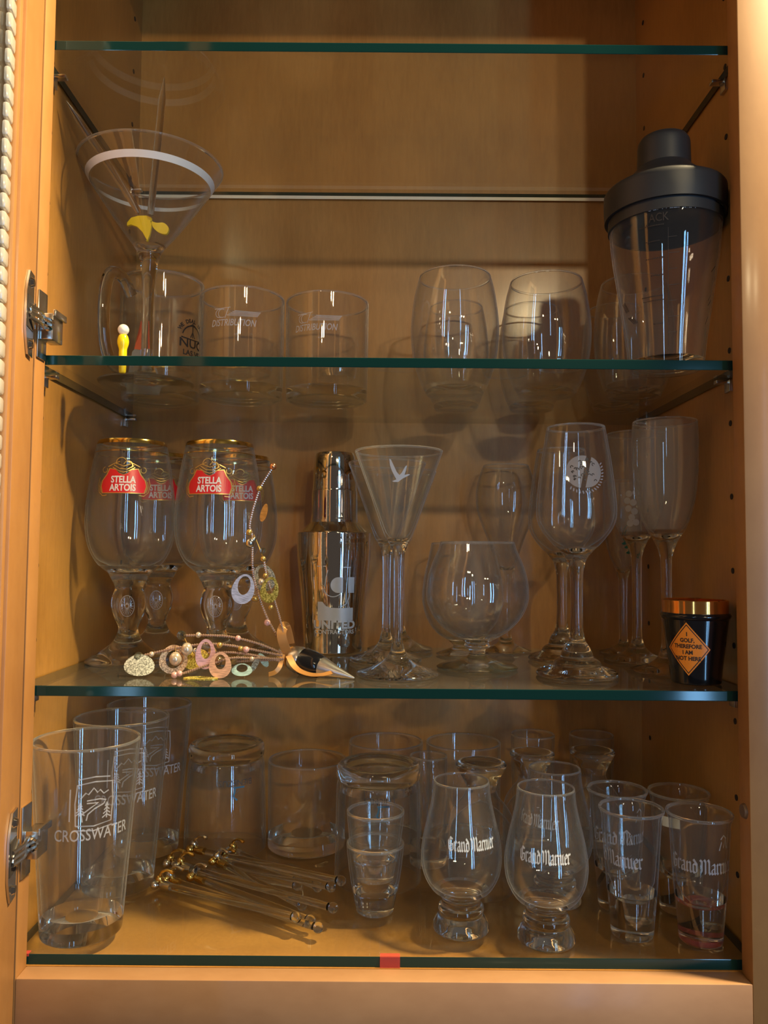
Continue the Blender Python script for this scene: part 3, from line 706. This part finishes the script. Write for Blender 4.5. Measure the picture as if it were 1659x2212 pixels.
wrap('etched_emblem', ETCHF, eb, w1, a, 182)
wrap('emblem_details', INK, strokes([arc(random.uniform(-11, 11), random.uniform(-9, 11), random.uniform(.6, 1.3), 0, random.uniform(140, 300), 5) for _ in range(30)], .8), w1, a, 182, off=.32)
wrap('emblem_ring', ETCH, strokes([[(17 * math.cos(math.radians(t_)), 17 * math.sin(math.radians(t_))), (19.4 * math.cos(math.radians(t_ + 3)), 19.4 * math.sin(math.radians(t_ + 3)))] for t_ in range(-130, 30, 9)], 1.0), w1, a, 182)
Vessel('wine_glass', 'plain thick-stemmed wine glass hidden behind the emblem one', 'glass', (.1830, .1780, TC), [(p[0] * .95, p[1] * .97) + tuple(p[2:]) for p in WG], 1.6, 110, cuts=(30, 104), group='thick-stemmed wine glasses', rb=1.2, tb=2.8)
FL = [(0, 1.2, 1), (31, .3, 1), (33.4, .8), (33.8, 2), (28, 4), (17, 7), (9.4, 13), (6, 20), (5, 27), (4.7, 44), (5, 98), (6.6, 112), (11.4, 124), (17, 133), (22.4, 146), (27, 164), (29.6, 191), (30.2, 214), (29.6, 237)]
f1 = Vessel('champagne_flute', 'tall champagne flute with frosted bowl behind the black shot glass', 'glass', (.2650, .1020, TC), FL, 1.1, 126, cuts=(22, 112), group='champagne flutes at the right wall', rb=1.1, tb=1.6)
f2 = Vessel('champagne_flute', 'tall champagne flute etched with pale grapes, left of the other flute', 'glass', (.2615, .1785, TC), FL, 1.1, 126, cuts=(22, 112), group='champagne flutes at the right wall', rb=1.1, tb=1.6)
FROST = mat('frost_veil', (.62, .58, .54), .7, alpha=.13)
for f in (f1, f2): lathe('frosted_veil', FROST, [(interp(f.outer, z) + .2, z) for z in (134, 146, 160, 175, 190, 205, 220, 235)], f.root)
a = f2.a0() - .1
wrap('etched_grapes', ETCHF, join(*[poly_bm([arc(x_, y_, 3.4, 0, 345, 12)], 4) for x_, y_ in ((-4, 12), (3, 13), (-6, 5), (0, 3), (-5, -3), (1, -6), (-2, -12), (-4, -18), (2, -17))]), f2, a, 160)
vn = Vessel('tasting_glass', 'small stemmed glass with a dark green vine print by the flutes', 'glass', (.2660, .2400, TC),
    [(0, 1, 1), (24, .3, 1), (26, .8), (26, 2), (16, 4.5), (8, 9), (4.6, 16), (4.3, 50), (4.8, 80), (6.4, 88), (10.8, 100), (15, 110), (18.6, 125), (21, 145), (21.6, 170), (20.6, 193)], 1.0, 90, cuts=(15, 84), rb=1.0)
a = vn.a0() + .2
wrap('green_vine', GREEN, join(strokes([arc(10, 14, 14, 130, 235, 12), arc(8, 13, 10, 140, 260, 10)], .9), *[poly_bm([curve2([(x_, y_), (x_ + 3, y_ + 2), (x_ + 6, y_ + 1), (x_ + 3, y_ - 1.5)], 3)], 3) for x_, y_ in ((-2, 0), (2, -3), (4, 2), (0, -6), (6, -5), (-5, 4))]), vn, a, 118)
# black shot glass
bs = thing('black_shot_glass', 'glossy black shot glass with gold rim and orange diamond sign', 'shot glass', (.2672, .0400, TC + .0003))
bo = sm([(0, 1, 1), (18, 0, 1), (20.2, .8), (20.8, 3), (22, 15), (24.6, 35), (27.2, 55, 1), (28.6, 56.5), (29.2, 58.3), (28.2, 60, 1), (27.2, 60.6), (27.4, 71, 1), (26.4, 71.6, 1), (25.8, 71, 1), (25.4, 60), (19, 10, 1), (0, 9, 1)])
k1 = next(i for i, p in enumerate(bo) if p[1] > 60.5)
lathe('body', BLACK, bo[:k1 + 1], bs); k2 = next(i for i, p in enumerate(bo) if i > k1 + 4 and p[1] < 59)
lathe('gold_rim', mat('amber_gold', (.75, .33, .08), .12, .9), bo[k1:k2 + 1], bs); lathe('inside', BLACK, bo[k2:], bs)
ab = math.atan2(cam.location.x - .2672, .04 - cam.location.y) - .26
dm = [(0, 22.5), (18.5, 0), (0, -22.5), (-18.5, 0)]
sc_ = lambda k: [(x * k, y * k) for x, y in dm]
BP = bo[:k1]
wrap('diamond_sign', ORANGE, poly_bm([sc_(1)], 2.5), BP, ab, 31, bs, off=.2)
wrap('sign_border', INK, poly_bm([sc_(.93), sc_(.88)], 3), BP, ab, 31, bs, off=.3)
wrap('sign_text', INK, join(*[move(text_bm(s_, 3.3, .035, .92), dx, dy) for s_, dx, dy in (('I', 0, 12.4), ('GOLF,', 0, 7.2), ('THEREFORE', 0, 2.1), ('I AM', 0, -3.0), ('NOT HERE', 0, -8.1))]), BP, ab, 31, bs, off=.34)

# ---- bottle stopper with bead strands
st = thing('beaded_bottle_stopper', 'cone bottle stopper with orange ribbon and beaded strands of shell pendants', 'bottle stopper', (-.08, .07, TC))
def W2(p): return Vector(p) - st.location
tip = Vector((-.0275, .0440, TC + .0012)); hdv = Vector((-.0890, .0780, TC + .0150)); ax = (tip - hdv)
def on(t): return W2(hdv + ax * t)
tube('steel_tip', SATIN, [on(.52), on(.56), on(.72), on(.97), on(1.0)], [.0092, .0088, .0056, .0013, .0006], st, 28)
tube('rubber_ring', BLACK, [on(.22), on(.24), on(.40), on(.50), on(.52)], [.0102, .0125, .0118, .0102, .0094], st, 28)
tube('steel_collar', SATIN, [on(.06), on(.08), on(.17), on(.22)], [.0085, .0112, .0122, .0108], st, 28)
tube('steel_head', SATIN, [on(-.14), on(-.11), on(-.03), on(.03), on(.06)], [.004, .0078, .0092, .0075, .0062], st, 28)
def ribbon(pts, w, nrm):
    P = spline(pts, 6); bm = bmesh.new(); pv = None
    for i, p in enumerate(P):
        t = (P[min(i + 1, len(P) - 1)] - P[max(0, i - 1)]).normalized(); s = t.cross(Vector(nrm)).normalized() * w / 2
        n2 = s.cross(t).normalized() * .0003
        c = [bm.verts.new(W2(q)) for q in (p + s + n2, p - s + n2, p - s - n2, p + s - n2)]
        if pv:
            for k in range(4): bm.faces.new((pv[k], pv[(k + 1) % 4], c[(k + 1) % 4], c[k]))
        else: bm.faces.new(c[::-1])
        pv = c
    bm.faces.new(pv); return finish('ribbon', bm, RIBBON, st)
K = Vector((-.0905, .072, .2330))
ribbon([K + Vector((.003, -.004, -.004)), K + Vector((-.001, -.008, .006)), K + Vector((-.0035, -.008, .016)), K + Vector((-.002, -.005, .0225)), K + Vector((.000, 0, .020)), K + Vector((.003, .003, .006))], .0085, (0, 1, .1))
ribbon([K + Vector((.0035, -.010, -.003)), K + Vector((.009, -.016, -.011)), K + Vector((.016, -.020, -.0155)), K + Vector((.026, -.024, -.0175)), K + Vector((.036, -.028, -.0165)), K + Vector((.043, -.026, -.0150))], .0060, (0, -.35, 1))
ribbon([K + Vector((-.002, -.008, -.002)), K + Vector((-.004, -.012, -.012)), K + Vector((-.008, -.014, -.017)), K + Vector((-.013, -.018, -.0185))], .004, (0, 1, .3))
bm = bmesh.new(); add_tube(bm, [on(.02) + Vector((0, 0, .0)), on(.05)], [.0098, .0098], 20); 
finish('ribbon_knot', bm, RIBBON, st)
def strand(pts, r=.00135):
    P = spline(pts, 14); bm = bmesh.new(); acc = 0; last = P[0]; step = r * 1.5
    b0 = bmesh.new(); bmesh.ops.create_icosphere(b0, subdivisions=1, radius=r)
    V0 = [v.co.copy() for v in b0.verts]; F0 = [[v.index for v in f.verts] for f in b0.faces]; b0.free()
    for p in P[1:]:
        d = (p - last).length
        while acc + d >= step:
            t = (step - acc) / d; last = last.lerp(p, t); d = (p - last).length; acc = 0
            vs = [bm.verts.new(W2(last) + v) for v in V0]
            for f in F0: bm.faces.new([vs[i] for i in f])
        acc += d; last = p
    o = finish('bead_strand', bm, SEED, st); o['kind'] = 'stuff'
    return P
def bead(p, r, m, name='bead', sc=(1, 1, 1)):
    bm = bmesh.new(); add_sphere(bm, (0, 0, 0), r, 16, sc); return finish(name, bm, m, st, W2(p))
Y1 = .070
strand([(-.0929, Y1, .2378), (-.1088, Y1, .2647), (-.1207, Y1, .3001), (-.1226, Y1, .3358), (-.1249, Y1, .3484), (-.1169, Y1, .3781), (-.1046, Y1, .4002)])
bead((-.1046, Y1, .4004), .0033, COPPER); bead((-.1168, Y1, .3800), .0028, GOLDP); bead((-.1255, Y1, .3400), .0030, GOLDP)
bead((-.1240, Y1 - .002, .3305), .0046, SILVER); bead((-.1212, Y1 - .002, .3335), .0026, SILVER); bead((-.1190, Y1, .2800), .0030, GOLDP, sc=(1.2, 1.2, 1)); bead((-.1078, Y1, .2585), .0030, PINKB)
Y2 = .065
strand([(-.0898, Y2, .2405), (-.0977, Y2, .2694), (-.1074, Y2, .2983), (-.1115, Y2, .3180)], .0012)
bead((-.1119, Y2, .3233), .0029, BEADG); bead((-.1116, Y2, .3160), .0026, GOLDP); bead((-.1095, Y2, .3010), .0023, GOLDP); bead((-.1040, Y2, .2725), .0024, GOLDP)
tube('wire', GOLDP, [W2((-.1212, Y1, .338)), W2((-.1160, Y1, .3260)), W2((-.1120, Y2, .3180))], .0005, st, 6)
YL = .062
strand([(-.0930, .066, .2314), (-.1139, YL, .2403), (-.1389, YL, .2463), (-.1600, YL, .2475), (-.1813, YL, .2472)], .0014)
bead((-.1830, YL, .2474), .0041, BEADG); bead((-.1680, YL, .2478), .0027, PEARL); bead((-.1325, YL, .2452), .0026, PINKB)
strand([(-.0917, .064, .2295), (-.1369, .055, .2393), (-.1614, .055, .2403), (-.1859, .055, .2368), (-.2130, .055, .2305)], .0014)
bead((-.2185, .054, .2290), .0044, BEADG); bead((-.2070, .054, .2315), .0024, PEARL); bead((-.1470, .053, .2400), .0026, GOLDP); bead((-.1240, .056, .2360), .0028, PINKB); bead((-.1290, .056, .2367), .0024, GOLDP)
strand([(-.0904, .062, .2270), (-.1200, .052, .2290), (-.1348, .048, .2295), (-.1468, .045, .2264), (-.1748, .043, .2170), (-.1819, .043, .2148)], .0013)
bead((-.1835, .043, .2152), .0029, PINKB); bead((-.1790, .043, .2165), .0026, PINKB); bead((-.1180, .051, .2285), .0021, PEARL)
strand([(-.0937, .060, .2254), (-.1203, .056, .2315), (-.1400, .055, .2335), (-.1572, .055, .2330)], .0013)
strand([(-.0925, .062, .2262), (-.1100, .058, .2262), (-.1330, .056, .2255)], .0012)
strand([(-.0930, .068, .2420), (-.1000, .068, .2480)], .0011)
for p, r, m in (((-.1761, .055, .2361), .0052, PEARL), ((-.1853, .052, .2279), .0056, PEARL), ((-.1680, .056, .2345), .0032, SILVER), ((-.1545, .058, .2330), .0040, GOLDP), ((-.1480, .054, .2262), .0038, mat('bronze_pearl', (.36, .24, .13), .15, .8)), ((-.1130, .0655, .2955), .0030, PEARL)):
    bead(p, r, m, sc=(1, 1, 1.1))
tube('wire', GOLDP, [W2((-.1853, .052, .2330)), W2((-.1853, .052, .2385))], .0004, st, 6)
tube('wire', GOLDP, [W2((-.1761, .055, .2410)), W2((-.1790, .058, .2450))], .0004, st, 6)
def oval(p, w, h, m, hole=.5, rz=0, tilt=0, ry=0, hoff=.12, name='shell_pendant', th=.0011):
    bm = bmesh.new(); n = 36; L = []
    for i in range(n):
        t = 2 * PI * i / n; k = 1 - .12 * math.sin(t)
        a_ = (w / 2 * math.cos(t) * k, h / 2 * math.sin(t)); b_ = (w / 2 * hole * math.cos(t), h / 2 * (hole * 1.12 * math.sin(t)) + h * hoff * (hole > 0))
        L.append([bm.verts.new((x, y, z)) for (x, z), y in ((a_, -th / 2), (a_, th / 2), (b_, th / 2), (b_, -th / 2))] if hole else [bm.verts.new((a_[0], -th / 2, a_[1])), bm.verts.new((a_[0], th / 2, a_[1]))])
    for i in range(n):
        c, d = L[i], L[(i + 1) % n]
        if hole:
            for k in range(4): bm.faces.new((c[k], c[(k + 1) % 4], d[(k + 1) % 4], d[k]))
        else: bm.faces.new((c[0], c[1], d[1], d[0]))
    if not hole:
        bm.faces.new([l[0] for l in L]); bm.faces.new([l[1] for l in L][::-1])
    bmesh.ops.recalc_face_normals(bm, faces=bm.faces[:])
    o = finish(name, bm, m, st, W2(p)); o.rotation_euler = (tilt, ry, rz); return o
oval((-.1285, .062, .2890), .0200, .0270, LILAC, .56, ry=.22); oval((-.1124, .078, .2986), .0200, .0250, GLITS, .48, ry=-.25, name='glitter_pendant')
oval((-.1045, .060, .2885), .0160, .0235, GLITY, .5, ry=.15, name='glitter_pendant'); oval((-.1130, .075, .3583), .0060, .0170, AMBER, 0, ry=.25)
oval((-.2158, .0490, .2225), .0265, .0190, GLITS, 0, tilt=-.35, ry=.05, name='glitter_disc', hoff=0)
oval((-.1880, .0560, .2268), .0250, .0255, GLITO, .55, tilt=-.15, name='glitter_pendant', hoff=0); oval((-.1700, .0640, .2262), .0230, .0170, GLITY, 0, tilt=-.5, ry=-.5, name='glitter_disc', hoff=0)
oval((-.1584, .0500, .2325), .0175, .0260, PINKS, .50, ry=0, tilt=-.1); oval((-.1440, .0430, .2240), .0190, .0225, PEACH, .50, tilt=-.1)
oval((-.1263, .0500, .2190), .0180, .0110, AQUA, .55, tilt=-.3); oval((-.1155, .0560, .2235), .0050, .0150, GLITS, 0, ry=.5, name='glitter_disc'); oval((-.1090, .0590, .2265), .0060, .0140, AQUA, 0, ry=-.6)
oval((-.1600, .0400, .2130), .0300, .0100, GLITY, .35, tilt=-1.45, name='glitter_pendant')

# ------------------------------------------------------------------ shelf D (cabinet floor)
PT = [(0, 1, 1), (30, .3, 1), (32.6, 1), (33.4, 4), (34.4, 20), (38.8, 80), (42.8, 134), (44.6, 160.5)]
def pint(lab, x, y, h=1.0, txt=.98):
    V = Vessel('pint_glass', lab, 'glass', (x, y, 0), [(p[0], p[1] * h) + tuple(p[2:]) for p in PT], 2.0, 12, group='etched pint glasses at the left wall', rb=.35, names=['body'], tb=2.6)
    a = V.a0() + .18
    wrap('etched_text', ETCH, text_bm('CROSSWATER', 9.4, .008, .72), V, a, 92)
    lg = [[(-14, -18), (-15, 0), (-13.6, 15), (0, 17), (14, 15.4), (15, 0), (14, -17), (0, -19), (-14, -18)], [(-19, -14), (-19, 12)], [(-13, 19.5), (0, 21), (12, 19.6)], [(-15, -21.5), (0, -22.8), (15, -20.6)],
          [(-11, 4), (-7, 8.5), (-5, 7), (-1, 12), (2, 8), (4, 10), (7, 6.5), (11, 8.5)],
          [(-6, 2), (4, 2.5), (9, 1), (7, -2), (0, -5), (-5, -9), (-6, -14)], [(-6, 0), (3, -.5), (-3, -4), (-10, -9), (-9, -15)], [(10, -1), (10, -14)], [(-11, 1), (-11, -10)]]
    for k in range(4):
        for x_, y_ in ((10, -2 - 3 * k), (-11, 0 - 2.4 * k)): lg += [[(x_ - 1.5 - .7 * k, y_ - 2.4), (x_, y_), (x_ + 1.5 + .7 * k, y_ - 2.4)]]
    wrap('etched_logo', ETCH, strokes(lg, 1.1), V, a, 118)
    return V
pint('pint glass with etched mountain logo, nearest the cabinet front', -.2570, .0400)
pint('pint glass with etched mountain logo, the middle of the row of three', -.2570, .1310)
pint('pint glass with etched mountain logo, nearest the back panel', -.2570, .2225, .97)
def inverted(lab, x, y, H, r0, r1, txt=None, ta=0, tz=80):
    t = 2.0; base = 15
    outer = [(r0 - t, 0.0, 1), (r0, 0.0, 1), (r0 - .2, 20), (r1 + (r0 - r1) * .35, H * .6), (r1, H - 24), (r1 - 1.4, H - 17, 1), (r1, H - 13), (r1 + .2, H - 6), (r1 - 2.5, H - .6), (r1 - 7, H - .4, 1), (r1 - 9, H - 2.4, 1), (0, H - 2.4, 1)]
    inner = [(r1 - 5, H - base - 3), (r1 - t - .6, H - 26), (r1 + (r0 - r1) * .35 - t, H * .6), (r0 - t, 0, 1)]
    prof = sm(outer) + sm([(0, H - base, 1), (r1 - 9, H - base - .5, 1)] + inner)
    root = thing('upturned_tumbler', lab, 'glass', (x, y, .0003), 'tumblers standing upside down')
    nb = next(i for i, p in enumerate(prof) if abs(p[1] - (H - 17)) < .01)
    ni = len(sm(outer))
    # heavy base (top) and wall: one closed surface cut at the groove
    seg_ = prof[nb:]; q_ = next(i for i, p in enumerate(seg_) if i > 12 and p[1] < H - 24)
    bm = lathe_bm([(r / 1000, z / 1000) for r, z in prof[:nb + 1]]); merge(bm, lathe_bm([(r / 1000, z / 1000) for r, z in seg_[q_:]]))
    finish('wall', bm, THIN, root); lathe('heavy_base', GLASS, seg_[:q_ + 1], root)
    if txt:
        op = sm(outer[1:5]); a = math.atan2(cam.location.x - x, y - cam.location.y)
        wrap('printed_text', mat('navy_print', (.05, .055, .07), .5, alpha=.75), move(text_bm(txt, 6.2, .0, .95), rz=PI), op, a + ta, tz, root)
        wrap('printed_ribbon', BLUEP, join(strokes([[(4, -3), (-8, -3)], [(-6, -4), (-8, -12), (-4, -16)]], 1.8), strokes([[(-2, -6), (-12, -13)]], .3)), op, a + ta + .12, tz - 2, root)
    return root
inverted('upside-down tumbler with small inverted dark print, beside the rearmost pint', -.1743, .2340, 113, 44.3, 41, 'BIENEZUS', .25, 79)
inverted('upside-down tumbler behind the stacked shot glasses', -.0066, .1530, 113.5, 42.6, 41.4, 'THIENES', .05, 87)
def lowball(lab, x, y, H, rb_, rt, base, name='tumbler', group=None):
    return Vessel(name, lab, 'glass', (x, y, 0), [(0, .8, 1), (rb_ - 6, .3, 1), (rb_ - 1.5, 1.4), (rb_, 5), (rb_ * .995, 22), (rt, H, 1)], 1.7, base, group=group, rb=.25, names=['body'])
lowball('upright tumbler with thick base between the two upside-down ones', -.0855, .2370, 94, 42.4, 43, 14)
lowball('thin-rimmed tumbler by the back panel, left of its twin', .0010, .2400, 113.5, 40.4, 41, 10, group='pair of thin-rimmed tumblers at the back panel')
lowball('thin-rimmed tumbler by the back panel, right of its twin', .0870, .2400, 113.5, 40.4, 41, 10, group='pair of thin-rimmed tumblers at the back panel')
lowball('narrow thick-based highball glass between the thin-rimmed tumblers', .0455, .1880, 111, 19.2, 19.5, 26, 'highball_glass')
for x, y in ((.1660, .2500), (.2320, .2500)):
    lowball('tall narrow glass at the back panel, ' + ('farther from the right wall' if x < .2 else 'nearer the right wall'), x, y, 120, 22, 24.4, 9, 'highball_glass', 'tall narrow glasses at the back panel')
# two nested shot glasses
SS = [(0, .6, 1), (15, .2, 1), (16.6, .8), (17.2, 3), (19.6, 14), (23.4, 36), (25.8, 56), (26.2, 60)]
Vessel('shot_glass', 'lower of two nested clear shot glasses, standing on the glass plate', 'shot glass', (-.0085, .0816, 0), SS, 2.0, 14, rb=.5, names=['body'], group='nested shot glasses')
Vessel('shot_glass', 'upper of two nested clear shot glasses, sitting inside the other', 'shot glass', (-.0085, .0816, .0285), SS, 2.0, 14, rb=.5, names=['body'], group='nested shot glasses')
# tulip whisky tasting glasses
GC = [(0, 2.5, 1), (19, .4, 1), (23.4, .6), (24, 3), (22.6, 8), (19.6, 12.6, 1), (18.8, 14.5), (19.6, 17.5), (19.0, 20.5, 1), (17.0, 22.5), (16.8, 26.5), (19, 30), (26, 35.5), (32.4, 47), (34.6, 59), (34.2, 70), (31.6, 84), (28.2, 98), (25.2, 112), (24.0, 125.5)]
def tasting(lab, x, y, s_, zt=80, h=1.0):
    V = Vessel('whisky_tasting_glass', lab, 'glass', (x, y, 0), [(p[0], p[1] * h) + tuple(p[2:]) for p in GC], 1.1, 29, cuts=(21.5 * h,), names=['foot', 'bowl'], group='tulip tasting glasses with white lettering', rb=1.0, tb=1.8)
    wrap('printed_text', WHITE, blackletter('Grand Marnier', 7.4, .72), V, V.a0() + s_, zt)
    return V
tasting('tulip tasting glass with white gothic lettering, next to the nested shots', .0660, .0485, .32, 81.5)
tasting('tulip tasting glass with white gothic lettering, closest to the front edge', .1355, .0305, -.02, 78.5)
tasting('tulip tasting glass half hidden behind the frontmost tasting glass', .1590, .1050, -.55, 80, .97)
# upturned cordials with flared feet
CP = [(29.6, 0, 1), (30.6, 0, 1), (31.8, 25), (32.2, 52), (30.2, 68), (24, 79), (17.2, 87), (14.6, 94), (15.6, 100), (19.5, 108), (23.6, 115), (24.6, 118), (23.6, 120, 1), (21, 120.2, 1), (15, 117.5), (6, 115.6), (0, 115.2, 1)]
CPi = [(0, 84, 1), (8, 80), (18, 73), (27.6, 62), (30.4, 50), (30.4, 25), (29.6, 0, 1)]
def copita(lab, x, y, hz=1.0, hr=1.0):
    root = thing('upturned_cordial', lab, 'glass', (x, y, .0003), 'upturned cordials with flared feet')
    f = lambda L: [(p[0] * hr, p[1] * hz) + tuple(p[2:]) for p in L]
    o = sm(f(CP)); k = min(range(len(o)), key=lambda i: abs(o[i][1] - 94 * hz) + (99 if i > len(o) * .75 else 0))
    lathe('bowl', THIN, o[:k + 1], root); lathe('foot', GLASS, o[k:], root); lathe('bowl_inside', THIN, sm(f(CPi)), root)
copita('upside-down cordial glass whose flared foot shows behind the first tasting glass', .0930, .1290)
copita('upside-down cordial glass whose flared foot shows above the frontmost tasting glass', .1535, .1870, .965, .94)
copita('upside-down cordial glass nearest the right side, before a tall narrow glass', .2165, .1880, .985, .94)
# tall shot glasses
TS = [(0, .8, 1), (14.5, .3, 1), (16.6, .9), (17.6, 3), (18.4, 14), (21.3, 46), (24.0, 88), (24.6, 98), (26.0, 102.5), (27.2, 104.4, 1), (27.3, 105.6)]
def shooter(lab, x, y, s_, kind=0):
    V = Vessel('tall_shot_glass', lab, 'shot glass', (x, y, 0), TS, 1.9, 30, group='tall shot glasses by the right wall', rb=1.6, names=['body'], tb=2.6)
    if kind < 2:
        wrap('printed_text', ETCH, blackletter('Grand Marnier', 8.4, .86), V, V.a0() + s_, 68)
        wrap('printed_emblem', ETCHF, join(strokes([[(-4, -4), (-2, 3), (0, -2), (2, 5), (4, -3)], [(-3, 5), (0, 8), (3, 5)]], 1.2)), V, V.a0() + s_ + .7, 86)
    else: wrap('paper_label', mat('paper', (.62, .60, .52), .7), poly_bm([[(-8, -4.5), (8, -4.5), (8, 4.5), (-8, 4.5)]], 3), V, V.a0() - .3, 84)
    return V
shooter('tall shot glass with white lettering, front row, away from the wall', .2107, .0409, -.85)
s2 = shooter('tall shot glass with red residue in its base, front right corner', .2650, .0310, .14)
lathe('red_residue', CHALK, [(13, 31.6), (10, 30.7), (6, 30.5)], s2.root, 40); lathe('red_residue', CHALK, [(17.2, 2.5), (17.7, 4.2), (17.9, 6.5)], s2.root, 40)
shooter('tall shot glass behind the front one, beside the upturned cordials', .2145, .0945, .2, 1)
shooter('tall shot glass with small paper label, rear right by the wall', .2690, .0880, 0, 2)

# stirrers
def stirrer(i, a, b, gold, lab):
    a, b = Vector(a), Vector(b); root = thing('swizzle_stick', lab, 'stirrer', a, 'glass swizzle sticks with metal fruit tops')
    d = b - a; dn = d.normalized()
    tube('glass_rod', GLASS, [(0, 0, 0), d * .97], .0032, root, 14)
    bm = bmesh.new(); add_sphere(bm, d, .0046, 20); finish('ball_end', bm, GLASS, root)
    m1, m2 = (GOLD, SILVER) if gold else (SILVER, GOLD)
    tube('metal_collar', m2, [-dn * .001, dn * .004, dn * .010], [.0038, .0041, .0037], root, 14)
    side = dn.cross(Vector((0, 0, 1))).normalized(); upv = Vector((0, 0, 1))
    for k, (s, f, u, r) in enumerate(((-.0038, -.0068, .0003, .0046), (.0040, -.0062, .0006, .0045), (.0002, -.0040, .0055, .0040))):
        bm = bmesh.new(); add_sphere(bm, side * s + dn * f + upv * u, r, 14); finish('metal_fruit', bm, m1 if k != 1 else m2, root)
    p = spline([-dn * .004 + upv * .004, -dn * .001 + upv * .0115 + side * .002, dn * .006 + upv * .0150 + side * .001, dn * .013 + upv * .0135], 4)
    tube('metal_stem', m1, p, [.0014] * (len(p) - 3) + [.0017, .0021, .0015], root, 8)
Z0 = .0042
ST = [((-0.21, 0.118, 0.0062), (-0.0755, 0.0473, 0.0093), 1), ((-0.204, 0.132, 0.0042), (-0.056, 0.04, 0.0042), 0), ((-0.198, 0.149, 0.011), (-0.045, 0.061, 0.0114), 1), ((-0.182, 0.14, 0.0042), (-0.064, 0.053, 0.0042), 0), ((-0.213, 0.169, 0.0062), (-0.083, 0.124, 0.0042), 1), ((-0.193, 0.182, 0.0154), (-0.04, 0.1, 0.0187), 0), ((-0.164, 0.156, 0.0129), (-0.074, 0.08, 0.0048), 0), ((-0.154, 0.186, 0.0117), (-0.062, 0.105, 0.0108), 1), ((-0.16, 0.17, 0.0062), (-0.048, 0.08, 0.0214), 1)]
LB = ['nearest the front edge', 'with the largest ball end, second from the front', 'crossing low in the middle of the pile', 'lying on top of the front sticks', 'whose metal top lies closest to the pint glasses',
      'reaching farthest toward the nested shot glasses', 'short-looking one in the middle of the pile', 'behind the middle of the pile', 'with gold top resting just behind the pile middle']
for i, (a, b, g) in enumerate(ST): stirrer(i, a, b, g, 'glass swizzle stick with metal fruit top, ' + LB[i])
